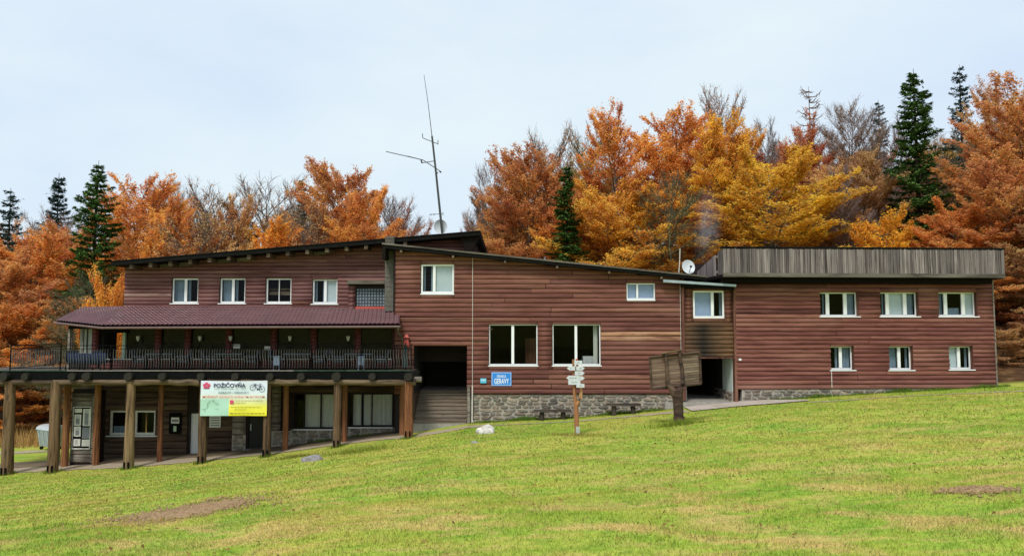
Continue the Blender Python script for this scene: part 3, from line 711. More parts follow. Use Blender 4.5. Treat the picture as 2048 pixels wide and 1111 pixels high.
MB(FP).box(pu0 - 1.0, pu1 + 0.4, -6.0, 0.2, zsplit - 1.2, FP.z(803)).build('passage_floor', M['concrete'], lodge)
MB(FP).box(FP.u(1364), FP.u(1371), -0.3, 0.05, FP.z(806), FP.z(712)).build('passage_post', M['grey_timber'], lodge)
MB(FP).box(FP.u(1364), FP.u(1471), 0.11, 0.15, FP.z(716), FP.z(713.5)).build('passage_lintel', M['corner_wood'], lodge)
MB(FP).box(FP.u(1474), FP.u(1479), 0.1, 0.2, FP.z(720), FP.z(716)).build('wall_lamp', M['white'], lodge)

# ---- right wing
ru0, ru1 = FR.u(1471), FR.uz(1988, 680)[0]
zR0 = FR.uz(1700, 777)[1]; zRt = FR.uz(1700, 560)[1]
topR = lambda u: zRt
winU = [rect(FR, *w) for w in ((1640, 1716, 584, 632), (1760, 1836, 584, 632), (1877, 1953, 584, 632))]
winD = [rect(FR, *w) for w in ((1661, 1707, 692, 739), (1778, 1825, 692, 739), (1898, 1945, 692, 738))]
wallR = panel(FR, ru0, ru1, zR0, topR, winU + winD, M['siding_under'], 'wall', lodge, d0=-0.26)
boards(FR, wallR, ru0, ru1, zR0, topR, winU + winD, 0.208, [BM['siding_c']] * 14 + [BM['dark_b']], rng=random.Random(17), maxlen=8.5)
cu = [['edge', None, 'curtain'], ['edge', 'blind', 'curtain'], ['curtain', 'cafe', 'blind']]
cd = [['edge', 'curtain'], ['curtain', 'edge'], ['blind', 'edge']]
for r_, c in zip(winU, cu): window(FR, lodge, *r_, mull=(0.235, 0.70), content=c, rec=0.16, fw=0.06, mw=0.17, sill_ext=0.08)
for r_, c in zip(winD, cd): window(FR, lodge, *r_, mull=(0.50,), content=c, rec=0.16, fw=0.06, mw=0.14, sill_ext=0.08)
for r_ in winU + winD: MB(FR).box(r_[1] - 0.012, r_[1] - 0.002, -0.155, 0.05, r_[2], r_[3]).build('window_reveal', M['corner_wood'], lodge)
MB(FR).box(ru0, ru1, -8.2, -8.0, zR0 - 1, zRt).build('back_wall', M['interior'], lodge)
MB(FR).box(ru1 - .25, ru1 - .005, -8.0, -0.265, zR0 - 1, zRt).build('side_wall', M['siding_under'], lodge)
MB(FR).box(ru0, ru0 + .1, -8.0, -0.265, zR0 - 1, zRt).build('side_wall', M['interior'], lodge)
MB(FR).box(ru0 + .1, ru1 - .25, -8.0, -0.265, FR.z(668), FR.z(662)).build('floor_slab', M['interior'], lodge)
MB(FR).box(ru0 + .1, ru1 - .25, -8.0, -0.265, zR0 - .4, zR0 - .2).build('floor_slab', M['interior'], lodge)
MB(FR).box(ru1 - 0.004, ru1 + 0.06, -0.3, 0.06, zR0, zRt).build('corner_board', M['grey_timber'], lodge)
stonework(FR, lodge, ru0 + .25, FR.u(1830), gl(FR, .1), zR0 - 0.01, random.Random(77), rowh=0.15, d=-0.02)
MB(FR).box(FR.u(1830), ru1, -0.25, -0.03, zR0 - 1.0, zR0).build('foundation', M['mortar'], lodge)
MB(FR).box(FR.u(1661) - .06, FR.u(1661) - .03, 0.05, 0.07, zR0 + .05, winD[0][2] - .06).build('downpipe', M['cable'], lodge)
# plank parapet standing out over the wall
FRo = Frame(*FR.w(0, 0.85, 0)[:2], R(3.0))
qa, qb = FRo.uz(1446, 520)[0], FRo.uz(2009, 520)[0]
pz0, pz1 = FRo.uz(1730, 549)[1], FRo.uz(1730, 496)[1]
par = MB(FRo).box(qa, qb, -0.10, -0.045, pz0, pz1 - .05).build('parapet', M['siding_under'], lodge)
MB(FRo).box(qa - .05, qb + .03, -0.3, 0.03, pz1 - 0.02, pz1 + 0.045).build('parapet_cap', M['roof_black'], par)
MB(FRo).box(qa, qb, -0.06, 0.02, pz0 - .12, pz0 + .06).build('fascia', M['fascia_grey'], par)
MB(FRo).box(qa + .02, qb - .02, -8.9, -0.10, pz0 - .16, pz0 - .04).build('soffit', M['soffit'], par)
MB(FRo).box(qa + .1, qb - .35, -0.84, -0.40, pz0 - .36, pz0 - .165).build('eave_beam', M['soffit'], par)  # dark box added to stand for the shadow band under the eave
rng = random.Random(9); u = qa; PLK = []
for k in range(4): PLK.append(mesh_from('plank', *(lambda m: (m.v, m.f))(MB().box(0, 1, -0.028 - .004 * k, 0, 0, 1)), M['grey_plank']))
while u < qb - 0.02:
    w = min(rng.uniform(0.075, 0.125), qb - u)
    inst('plank', rng.choice(PLK), par, FRo.w(u + .003, -0.043 + rng.uniform(0, .012), pz0 + .062 - rng.uniform(0, .02)), FRo.yaw, (w - rng.uniform(.007, .018), 1, pz1 - pz0 - .09 + rng.uniform(-.03, .0)))
    u += w
# left return of the parapet, planks partly missing, top edge falling towards the back
for i, (a0, a1) in enumerate(((0.0, .30), (.34, .62), (1.00, 1.28), (1.32, 1.55), (1.58, 1.86), (1.9, 2.2), (2.24, 2.5), (2.56, 2.86), (2.9, 3.2), (3.26, 3.5), (3.55, 3.85))):
    m = MB(FRo); dz = pz1 - pz0
    f0, f1 = 1 - a0 / 3.85 * 0.62, 1 - a1 / 3.85 * 0.62
    m.hexa([(qa - .02, -a0 - .05, pz0), (qa + .015, -a0 - .05, pz0), (qa + .015, -a1 - .05, pz0 + .02), (qa - .02, -a1 - .05, pz0 + .02)],
           [(qa - .02, -a0 - .05, pz0 + dz * f0 - .05), (qa + .015, -a0 - .05, pz0 + dz * f0 - .05), (qa + .015, -a1 - .05, pz0 + dz * f1 - .05), (qa - .02, -a1 - .05, pz0 + dz * f1 - .05)])
    m.build('plank', M['grey_plank'], par)
for z in (pz0 + .12, pz0 + .85):
    L_ = 3.8 if z < pz0 + .5 else 1.7
    MB(FRo).box(qa + .016, qa + .07, -L_, -0.1, z, z + .1).build('return_rail', M['grey_timber'], par)
MB(FRo).box(qb - .03, qb, -6.0, -0.1, pz0, pz1 - .02).build('parapet_return', M['grey_plank'], par)
MB(FRo).box(qa + 1.2, qb - .05, -8.9, -8.8, pz0, pz1).build('parapet_back', M['siding_under'], par)

# ---- veranda: knee wall, pilasters, glazing, tiled roof
zD = FD.z(741, d=0) ; zFl = zD - 0.02
zK = FV.z(717); zC = FV.z(652)
va, vb = FV.u(140), FV.u(797)
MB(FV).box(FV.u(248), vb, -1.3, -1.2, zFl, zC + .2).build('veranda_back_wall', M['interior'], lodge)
MB(FV).box(va, vb, -1.25, 0.0, zC + .02, zC + .12).build('veranda_ceiling', M['interior'], lodge)
MB(FV).box(FV.u(197), FV.u(205), -1.3, -.18, zFl, zC).build('veranda_side_wall', M['interior'], lodge)
MB(FV).box(va + .02, FV.u(197), -1.30, -1.2, zFl, zC).build('veranda_back_wall', M['interior'], lodge)
knee = MB(FV).box(va, vb, -0.15, 0.0, zFl, zK - .03).build('knee_wall', M['siding_under'], lodge)
BM['brickish'] = board_mesh('log_board', M['red_brick'], 0.05)
segs = [(206, 268), (268, 360), (360, 430), (430, 545), (545, 560), (630, 695), (755, 797), (560, 630), (695, 755)]
for x0, x1 in segs:
    for k in range(3):
        h = (zK - .03 - zFl) / 3
        inst('knee_log', BM['brickish'], knee, FV.w(FV.u(x0) + .01, .004, zFl + k * h), 0, (FV.u(x1) - FV.u(x0) - .02, 1, h - .005))
MB(FV).box(FV.u(205), FV.u(497), -0.17, 0.09, zK - .03, zK).build('veranda_sill', M['white_old'], knee)
MB(FV).box(FV.u(548), vb, -0.17, 0.09, zK - .03, zK).build('veranda_sill', M['white_old'], knee)
for px in (193, 318, 377, 459, 549, 628, 716, 792):
    u = FV.u(px); pl = MB(FV).box(u - .13, u + .13, -0.12, 0.045, zFl, zC + .1).build('pilaster', M['siding_under'], lodge)
    for k in range(11):
        h = (zC - zFl) / 11
        inst('pilaster_course', BM['brickish'], pl, FV.w(u - .15, .047, zFl + k * h), 0, (.30, 1, h - .004))
def glaze(x0, x1, z0=None):
    MB(FV).quad((FV.u(x0), -.07, zK), (FV.u(x1), -.07, zK), (FV.u(x1), -.07, zC), (FV.u(x0), -.07, zC)).build('veranda_pane', M['glass'], lodge)
for x0, x1 in ((255, 314), (323, 372), (382, 454), (464, 543), (555, 624), (633, 711), (721, 788)): glaze(x0, x1)
# far left: window with a white drape, and the open bay one looks through
vw = window(FV, lodge, FV.u(142), FV.u(188), zK - .1, zC - .05, mull=(0.5,), rec=0.05, fw=0.05, frame='grey_timber', sill=False, name='veranda_window')
for a, b in ((154, 167), (170, 186)):
    wavy(FV, FV.u(a), FV.u(b), -0.3, zK - .1, zC - .12, .05, .18).build('curtain', M['curtain_w'], vw)
MB(FV).box(FV.u(138), FV.u(142), -0.12, 0.06, zFl, zC).build('veranda_post', M['grey_timber'], lodge)
MB(FV).box(FV.u(246), FV.u(251.5), -0.1, 0.03, zK, zC - .3).build('bay_frame', M['pale_green'], lodge)
MB(FV).box(FV.u(200), FV.u(256), -0.14, 0.02, zC - .32, zC).build('bay_header', M['soffit'], lodge)
MB(FV).box(FV.u(140), FV.u(800), 0.02, 0.12, zC - .12, zC + .1).build('wall_plate', M['soffit'], lodge)
# notices on the veranda glass
for x0, x1, y0, y1 in ((466, 480, 688, 697), (529, 541, 692, 699)):
    MB(FV).box(FV.u(x0), FV.u(x1), -0.06, -0.055, FV.z(y1), FV.z(y0)).build('notice', M['paper'], lodge)
# tiled roof sheet: pressed metal waves and steps
E0 = at(203, 651, 33.25); E1 = at(799, 648.5, 33.25); T0 = at(250, 612.5, 36.58); T1_ = at(799, 614.5, 36.58)
def sheet(A, B, C, D, cols, rows, name, parent, mat):
    """A-B eave (left, right), D-C top edge; waves across, a small step every course"""
    A, B, C, D = [np.array(p) for p in (A, B, C, D)]; sub = 6; sr = 3
    n, m = cols * sub + 1, rows * sr; V = []
    nrm = np.cross(B - A, D - A); nrm = nrm / np.linalg.norm(nrm); nrm = nrm if nrm[2] > 0 else -nrm
    uu = np.linspace(0, 1, n); wave = 0.5 - 0.5 * np.cos(uu * cols * 2 * np.pi); wave = wave ** 1.5
    for j in range(m + 1):
        r, q = divmod(j, sr)
        for rep in ((0, 1) if (q == 0 and 0 < j < m) else (0,)):
            t = j / m; step = (1.0 if (q == 0 and rep == 0 and j > 0) else q / sr) if not (rep == 1) else 0.0
            h = wave * 0.035 + (1 - step) * 0.035
            P = (A + (D - A) * t)[None] * (1 - uu)[:, None] + (B + (C - B) * t)[None] * uu[:, None] + nrm[None] * h[:, None]
            V.append(P)
    k = len(V); V = np.concatenate(V); o3 = np.array(ORG[parent.name])
    i = np.arange((n - 1) * (k - 1)); rr, cc = i // (n - 1), i % (n - 1); a = rr * n + cc
    me = np_mesh(name, V - o3, np.stack([a, a + 1, a + n + 1, a + n], 1), mat, True)
    o = bpy.data.objects.new(name, me); COL.objects.link(o); o.parent = parent; ORG[o.name] = tuple(o3); return o
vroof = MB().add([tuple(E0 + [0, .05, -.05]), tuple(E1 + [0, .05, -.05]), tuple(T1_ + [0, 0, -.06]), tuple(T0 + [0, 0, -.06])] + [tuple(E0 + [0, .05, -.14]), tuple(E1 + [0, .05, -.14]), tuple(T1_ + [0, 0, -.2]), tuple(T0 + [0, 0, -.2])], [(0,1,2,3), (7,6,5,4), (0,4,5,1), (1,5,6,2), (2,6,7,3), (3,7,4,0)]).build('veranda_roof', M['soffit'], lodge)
sheet(E0, E1, T1_, T0, 66, 11, 'tile_sheet', vroof, M['tile_roof'])
TIP = at(110, 641, 35.2); TL = at(165, 614.5, 37.0)
sheet(TIP, E0, T0, TL, 16, 11, 'tile_sheet', vroof, M['tile_roof'])
MB().add([tuple(TIP + [0, .05, -.05]), tuple(E0 + [0, .06, -.05]), tuple(T0 + [0, 0, -.06]), tuple(TL + [0, 0, -.06]), tuple(TIP + [0, .05, -.16]), tuple(E0 + [0, .06, -.16]), tuple(T0 + [0, 0, -.2]), tuple(TL + [0, 0, -.2])], [(0,1,2,3), (7,6,5,4), (0,4,5,1), (1,5,6,2), (2,6,7,3), (3,7,4,0)]).build('roof_underside', M['soffit'], vroof)
MB().tube([tuple(TIP + [-.02, -.02, -.10]), tuple(E0 + [0, -.03, -.10]), tuple(E1 + [.05, -.03, -.10])], 0.055, 8).build('gutter', M['tile_edge'], vroof)
# downpipe with swan neck at the right end
MB().tube([tuple(E1 + [-.05, -.03, -.16]), tuple(E1 + [-.12, .3, -.36]), tuple(E1 + [-.05, .9, -.55]), tuple(E1 + [-.03, 1.3, -.9]), tuple(E1 + [-.05, 1.55, -1.3]), tuple(E1 + [-.05, 1.6, zFl - E1[2] + .05])], 0.04, 7).build('downpipe', M['fascia_grey'], lodge)
# wall lamps
for px in (280, 403, 464, 582, 698):
    u = FV.u(px); z = FV.z(676)
    lm = MB(FV).tube([(u, 0.0, z - .38), (u, .14, z - .36), (u, .15, z - .12)], .012, 5).build('wall_lamp', M['metal_dark'], lodge)
    MB(FV).tube([(u, .15, z - .13), (u, .15, z - .02), (u, .15, z + .10)], [.03, .075, .09], 8).build('lamp_shade', M['lamp_glass'], lm)

# ---- ground floor under the terrace
zGt = FG.z(745); zGb = FG.z(940)
W_g = rect(FG, 219, 311, 820, 870); D_w = rect(FG, 381, 404, 826, 911); D_b = rect(FG, 497, 531, 832, 896)
W_c1 = rect(FG, 588, 676, 786, 857); W_c2 = rect(FG, 697, 786, 786, 853)
ga, gb_ = FG.u(152), FG.u(828)
opG = [W_g, D_w, D_b, W_c1, W_c2]
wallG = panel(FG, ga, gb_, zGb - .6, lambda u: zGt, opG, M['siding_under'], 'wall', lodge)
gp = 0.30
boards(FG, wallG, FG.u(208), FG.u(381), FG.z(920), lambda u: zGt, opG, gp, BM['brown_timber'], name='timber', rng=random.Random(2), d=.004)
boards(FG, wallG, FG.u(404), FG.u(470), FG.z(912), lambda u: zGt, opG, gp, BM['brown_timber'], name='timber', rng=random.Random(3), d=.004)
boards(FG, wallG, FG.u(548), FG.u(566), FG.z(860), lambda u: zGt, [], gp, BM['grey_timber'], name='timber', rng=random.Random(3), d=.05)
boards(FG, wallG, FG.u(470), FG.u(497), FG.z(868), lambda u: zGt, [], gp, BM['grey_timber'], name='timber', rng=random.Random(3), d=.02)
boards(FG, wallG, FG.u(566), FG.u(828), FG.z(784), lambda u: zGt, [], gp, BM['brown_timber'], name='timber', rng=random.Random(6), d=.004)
stonework(FG, lodge, FG.u(470), FG.u(497), FG.z(915), FG.z(869), random.Random(5), d=.04, name='stone_pier')
stonework(FG, lodge, FG.u(548), FG.u(586), FG.z(905), FG.z(861), random.Random(6), d=.04, name='stone_pier')
stonework(FG, lodge, FG.u(586), FG.u(700), gl(FG, .2), FG.z(858), random.Random(7), d=.03, name='plinth', rowh=.2)
stonework(FG, lodge, FG.u(700), FG.u(800), gl(FG, .2), FG.z(855), random.Random(8), d=.03, name='plinth', rowh=.2)
window(FG, lodge, *W_g, mull=(0.54,), content=['cafe', None], rec=0.06, fw=0.10, mw=0.2, frame='white_old', sill_ext=0.12)
window(FG, lodge, *W_c1, mull=(0.22, 0.6), content=[None, 'cream', 'cream'], rec=0.08, fw=0.06, mw=.06, frame='siding_under', sill_ext=0.0)
window(FG, lodge, *W_c2, mull=(0.08, 0.52), content=[None, 'cream', 'cream'], rec=0.08, fw=0.06, mw=.06, frame='siding_under', sill_ext=0.0)
dw = MB(FG).box(D_w[0], D_w[1], -.1, -.04, D_w[2], D_w[3]).build('door', M['door_white'], lodge)
MB(FG).box(D_w[0] - .05, D_w[0], -.1, .05, D_w[2], D_w[3] + .05).box(D_w[0] - .05, D_w[1], -.1, .05, D_w[3] + .003, D_w[3] + .06).build('door_frame', M['black_door'], dw)
MB(FG).box(D_w[1] - .14, D_w[1] - .05, -.04, 0, D_w[2] + .95, D_w[2] + 1.0).build('handle', M['metal_dark'], dw)
db = MB(FG).box(D_b[0], D_b[1], -.12, -.06, D_b[2], D_b[3]).build('door', M['black_door'], lodge)
MB(FG).box(D_b[0] + .07, D_b[0] + .12, -.06, -.02, D_b[2] + .85, D_b[2] + 1.15).build('handle', M['galv'], db)
MB(FG).box(D_b[0] - .1, D_b[1] + .1, -.1, .5, D_b[2] - .5, D_b[2] - .01).build('doorstep', M['concrete'], lodge)
MB(FG).box(D_w[0] - .2, D_w[1] + .3, -.1, .4, D_w[2] - .6, D_w[2] - .01).build('doorstep', M['concrete'], lodge)
MB(FG).box(ga + .2, gb_ - .2, -7.2, -7.0, zGb, zGt).build('back_wall', M['interior'], lodge)
MB(FG).box(ga + .02, ga + .12, -7.0, -.225, zGb, zGt).build('side_wall', M['siding_under'], lodge)
for x in (-13.9, -10.2, -7.35): MB(FG).box(x, x + .1, -7.0, -.225, zGb, zGt).build('inner_wall', M['interior'], lodge)
# projecting grey panel wall with the notice boards
FI = Frame(0, 34.7)
iw = MB(FI).box(FI.u(150), FI.u(196), -.9, -.0, FI.z(935), FI.z(782)).build('wall', M['siding_under'], lodge)
for k in range(9):
    h = (FI.z(785) - FI.z(924)) / 9; z = FI.z(924) + k * h
    inst('timber', BM['grey_timber'], iw, FI.w(FI.u(151), .004, z), 0, (FI.u(196) - FI.u(151), 1, h - .006))
MB(FI).box(FI.u(193), FI.u(197), -.02, .09, FI.z(924), FI.z(790)).build('corner_board', M['grey_timber'], iw)
MB(FG).box(FG.u(148), FG.u(210), -.2, .25, FG.z(776), FG.z(768)).build('beam_end', M['grey_timber'], lodge)

# ---- paved apron and ramp before the second passage
ap = [gpt(*p) for p in ((1366, 812), (1372, 803), (1462, 801), (1500, 806), (1580, 810), (1560, 815), (1450, 817), (1370, 822))]
def apron():
    cx_, cy_ = np.mean([p[0] for p in ap]), np.mean([p[1] for p in ap]); us_ = FP.u(1364), FP.u(1500)
    xs_ = np.linspace(us_[0], us_[1] + 2.2, 40); ys_ = np.linspace(33.4, 35.2, 14); v = []; f = []
    for y in ys_:
        for x in xs_:
            e = max(0, (x - us_[1]) / 2.2)
            yy = 33.5 + (y - 33.5) * (1 - .75 * e) + .25 * e
            v.append((x, yy, float(gz(x, yy)) + 0.045))
    n = len(xs_)
    for j in range(len(ys_) - 1):
        for i in range(n - 1): f.append((j*n + i, j*n + i + 1, (j+1)*n + i + 1, (j+1)*n + i))
    o = bpy.data.objects.new('paved_apron', np_mesh('paved_apron', np.array(v), np.array(f), M['paving'], True)); COL.objects.link(o)
    tag(o, 'pinkish paved apron in front of the dark passage', 'pavement', kind='structure')
apron()
# ---------------------------------------------------------------- terrace on log posts
rng = random.Random(12)
td = empty('terrace_deck', (-12.0, 33.5, float(gz(-12, 33.5)))); tag(td, 'raised log terrace on round timber posts along the left half of the lodge', 'terrace')
dL, dR = FD.u(-90), FD.u(823)
MB().box(dL, dR, 33.02, 35.0, zFl - .10, zFl).build('deck_floor', M['deck'], td)
MB().box(dL, FV.u(138), 35.0, 37.4, zFl - .10, zFl).build('deck_floor', M['deck'], td)
MB().box(dL, dR, 32.93, 33.015, zFl - .36, zFl + .015).build('fascia', M['metal_dark'], td)
MB().box(dL, FD.u(140), 32.90, 33.02, zFl + .016, zFl + .045).build('edge_strip', M['green_rail'], td)
MB().box(FD.u(590), dR, 32.90, 33.02, zFl + .016, zFl + .045).build('edge_strip', M['green_rail'], td)
MB().box(FD.u(140), FD.u(590), 32.90, 33.02, zFl + .016, zFl + .04).build('edge_strip', M['concrete'], td)
zj = FD.z(752)
for px in (-70, 20, 62, 153, 182, 265, 332, 408, 476, 545, 607, 677, 747, 819):
    u = FD.u(px); r = rng.uniform(.165, .21)
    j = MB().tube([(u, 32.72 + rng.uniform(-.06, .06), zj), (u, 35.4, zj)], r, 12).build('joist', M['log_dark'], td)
    y0 = min(p[1] for p in [(v.co.x, v.co.y + ORG[td.name][1]) for v in j.data.vertices])
    MB().tube([(u, y0 - .012, zj), (u, y0 + .01, zj)], r * .93, 12).build('end_grain', M['log_end'], j)
zbm = FD.z(764)
def beam(x0, x1, y, r):
    n = 7; pts = [(FD.u(x0) + (FD.u(x1) - FD.u(x0)) * i / n, y + rng.uniform(-.015, .015), zbm + rng.uniform(-.025, .025)) for i in range(n + 1)]
    MB().tube(pts, [r * rng.uniform(.88, 1.08) for _ in pts], 10).build('beam', M['log_tan'], td)
for x0, x1 in ((-95, 112), (112, 262), (262, 404), (404, 540), (540, 676), (676, 832)): beam(x0, x1, 33.02, .155)
POSTS = [(26, 942, .225), (117, 938, .22), (266, 932, .20), (411, 921, .185), (538, 908, .165), (677, 888, .17), (818.5, 872, .19)]
for i, (px, py, r) in enumerate(POSTS):
    u = FD.u(px); z0 = float(gz(u, 33.0)); p = []; n = 9
    for k in range(n + 1): p.append((u + rng.uniform(-.012, .012), 33.02 + rng.uniform(-.012, .012), z0 - .25 + (zbm + .05 - z0 + .25) * k / n))
    rr = [r * (1.06 - .10 * k / n) * rng.uniform(.97, 1.03) for k in range(n + 1)]
    po = MB().tube(p, rr, 12, jit=.05, rng=rng).build('post', M['post_tan'] if i < 6 else M['post_red'], td)
    mbk = MB()
    for s_ in (-.09, .09): mbk.box(u + s_ - .03, u + s_ + .03, 33.02 - r * 1.06 - .03, 33.02 - r * .9, z0 - .1, z0 + .32)
    mbk.build('post_foot', M['metal_dark'], po)
FD2 = Frame(0, 34.4)
for px, r in ((140, .16), (201, .15), (327, .12), (575, .13), (692, .13), (806, .13)):
    u = FD2.u(px); z0 = float(gz(u, 34.4))
    MB().tube([(u, 34.4, z0 - .2), (u, 34.4, (z0 + zbm) / 2), (u, 34.4, zj - .15)], [r, r * .97, r * .95], 10, jit=.04, rng=rng).build('post', M['post_red'], td)
MB().tube([(FD.u(790), 33.4, zbm + .12), (FD.u(842), 33.4, zbm + .10)], .13, 9).build('beam', M['grey_timber'], td)

# railing along the front edge
rl = empty('terrace_railing', (-12.0, 33.12, zFl)); tag(rl, 'wrought iron railing with thin balusters along the front of the terrace', 'railing')
r0, r1 = FD.u(20), FD.u(822)
zr1, zr2 = FD.z(690.5), FD.z(697)
MB().box(r0, r1, 33.10, 33.15, zr1 - .02, zr1 + .012).build('top_rail', M['metal_dark'], rl)
MB().box(r0, r1, 33.105, 33.145, zr2 - .015, zr2 + .01).build('rail', M['metal_dark'], rl)
MB().box(r0, r1, 33.105, 33.145, zFl + .12, zFl + .15).build('bottom_rail', M['metal_dark'], rl)
def baluster_mesh():
    mb = MB(); h = zr2 - zFl - .14; pts = []
    for k in range(9): q = k / 8; pts.append((0.020 * math.sin(q * 6.28), 0, h * q))
    mb.tube(pts, [.009, .009, .010, .013, .015, .013, .010, .009, .009], 5, cap=False); return mesh_from('baluster', mb.v, mb.f, M['metal_rail'], mb.sm)
BAL = baluster_mesh(); n = 150
for i in range(n):
    inst('baluster', BAL, rl, (r0 + (r1 - r0) * (i + .5) / n + rng.uniform(-.012, .012), 33.125, zFl + .13), rng.uniform(-.4, .4))
for i in range(9):
    u = r0 + (r1 - r0) * i / 8; MB().box(u - .02, u + .02, 33.105, 33.145, zFl - .02, zr1 + .03).build('rail_post', M['metal_dark'], rl)
rs = MB(); xe = r0
for z in (zr1, zr2, zFl + .13): rs.box(xe - .03, xe + .0, 33.15, 36.9, z - .015, z + .015)
rs.build('side_rail', M['metal_dark'], rl)
for i in range(26): inst('baluster', BAL, rl, (xe - .015, 33.3 + i * .14, zFl + .13), 1.57)

# wicker armchairs and tables
def chair_proto():
    c = empty('terrace_chair', (0, 0, 0))
    MB().box(-.28, .28, -.26, .26, .36, .44).build('seat', M['wicker'], c)
    MB().hexa([(-.28, .20, .44), (.28, .20, .44), (.28, .27, .44), (-.28, .27, .44)], [(-.26, .31, .90), (.26, .31, .90), (.26, .37, .90), (-.26, .37, .90)]).build('backrest', M['wicker'], c)
    for s_ in (-1, 1):
        MB().box(s_ * .31 - .035, s_ * .31 + .035, -.28, .27, .58, .64).build('armrest', M['wicker'], c)
        for y in (-.25, .24): MB().tube([(s_ * .29, y, 0), (s_ * .30, y, .59)], .026, 6).build('leg', M['metal_dark'], c)
    return c
def table_proto():
    c = empty('terrace_table', (0, 0, 0))
    MB().box(-.62, .62, -.38, .38, .71, .75).build('table_top', M['table_top'], c)
    MB().box(-.56, .56, -.33, .33, .63, .708).build('apron', M['wicker'], c)
    for s_ in (-1, 1):
        for y in (-.32, .32): MB().tube([(s_ * .55, y, 0), (s_ * .55, y, .63)], .03, 6).build('leg', M['metal_dark'], c)
    return c
CH, TB = chair_proto(), table_proto(); usedc = usedt = False
def put(proto, first, x, y, rz):
    o = proto if first else copy_tree(proto); o.location = (x, y, zFl + .001); o.rotation_euler = (0, 0, rz); return o
sets = [(325, 'before the second pillar'), (462, 'above the banner'), (598, 'right of the banner'), (720, 'nearest the red lantern')]
for i, (px, where) in enumerate(sets):
    x = at(px, 720, 34.1)[0]
    t_ = put(TB, i == 0, x, 34.05, 0); tag(t_, 'dark rectangular table behind the railing, ' + where, 'table', 'terrace tables')
    for k, (dx, rz, w_) in enumerate(((-.98, R(95), 'left'), (.98, R(-85), 'right'))):
        c_ = put(CH, i == 0 and k == 0, x + dx, 34.05 + rng.uniform(-.1, .1), rz + rng.uniform(-.2, .2))
        tag(c_, 'navy wicker armchair %s of the table %s' % (w_, where), 'chair', 'terrace armchairs')
for px, w_ in ((150, 'left of'), (205, 'right of')):
    c_ = put(CH, False, at(px, 720, 34.0)[0], 34.0, R(180 + (12 if px < 180 else -10))); tag(c_, 'navy wicker armchair standing just %s the white draped veranda window' % w_, 'chair', 'terrace armchairs')
# folded parasol-like dark canvas stack at the left end of the terrace
xa, xb = at(136, 720, 33.5)[0], at(214, 720, 33.5)[0]
mbw = wavy(Frame(0, 33.45), xa, xb, 0, zFl + .30, zFl + .78, .03, .2)
cv = mbw.build('canvas_screen', M['navy_cloth'], org=((xa + xb) / 2, 33.45, zFl)); 
mod = cv.modifiers.new('thick', 'SOLIDIFY'); mod.thickness = .03
tag(cv, 'navy canvas screen hung behind the railing under the white drapes', 'canvas')
for px, w_ in ((553, 'left'), (722, 'right')):
    x = at(px, 730, 33.4)[0]
    mbk = MB().box(x - .14, x + .14, 33.36, 33.44, zFl + .25, zFl + .62); mbk.hexa([(x - .15, 33.34, zFl + .62), (x + .15, 33.34, zFl + .62), (x + .15, 33.46, zFl + .62), (x - .15, 33.46, zFl + .62)], [(x - .13, 33.37, zFl + .66), (x + .13, 33.37, zFl + .66), (x + .13, 33.43, zFl + .66), (x - .13, 33.43, zFl + .66)])
    for s_ in (-.12, .12): mbk.box(x + s_ - .015, x + s_ + .015, 33.37, 33.43, zFl + .002, zFl + .25)
    tag(mbk.build('planter_box', M['blue_cloth'], org=(x, 33.4, zFl)), 'small grey blue planter behind the railing, %s one of two' % w_, 'planter', 'grey blue planters')
# red bird-house lantern on the wall corner, dark folded parasol below it
FX = Frame(0, 34.8); x = FX.u(813)
ln = empty('red_lantern', (x, 34.8, FX.z(692))); tag(ln, 'coral red wooden lantern with a hood at the right end of the terrace', 'lantern')
z = FX.z(692); h = FX.z(668) - z
MB(FX).hexa([(x - .16, -.1, z), (x + .16, -.1, z), (x + .16, .12, z), (x - .16, .12, z)], [(x - .09, -.1, z + .55 * h), (x + .09, -.1, z + .55 * h), (x + .09, .08, z + .55 * h), (x - .09, .08, z + .55 * h)]).build('shade', M['red_paint'], ln)
MB(FX).box(x - .11, x + .11, -.1, .1, z + .56 * h, z + .72 * h).build('band', M['red_brick'], ln)
MB(FX).hexa([(x - .14, -.1, z + .73 * h), (x + .14, -.1, z + .73 * h), (x + .14, .12, z + .73 * h), (x - .14, .12, z + .73 * h)], [(x - .03, -.05, z + h), (x + .03, -.05, z + h), (x + .03, .03, z + h), (x - .03, .03, z + h)]).build('hood', M['red_paint'], ln)
x = FX.u(815)
fp = empty('folded_parasol', (x, 34.2, zFl)); tag(fp, 'dark green folded parasol standing at the right end of the terrace', 'parasol')
MB().tube([(x, 34.2, zFl + .001), (x, 34.2, zFl + 1.25)], .02, 6).build('pole', M['metal_dark'], fp)
MB().tube([(x, 34.2, zFl + .12), (x, 34.2, zFl + .5), (x, 34.2, zFl + 1.0), (x, 34.2, zFl + 1.2)], [.13, .11, .075, .02], 10, jit=.12, rng=rng).build('canopy', plain('dark_green_canvas', (.015, .03, .03), .8), fp)

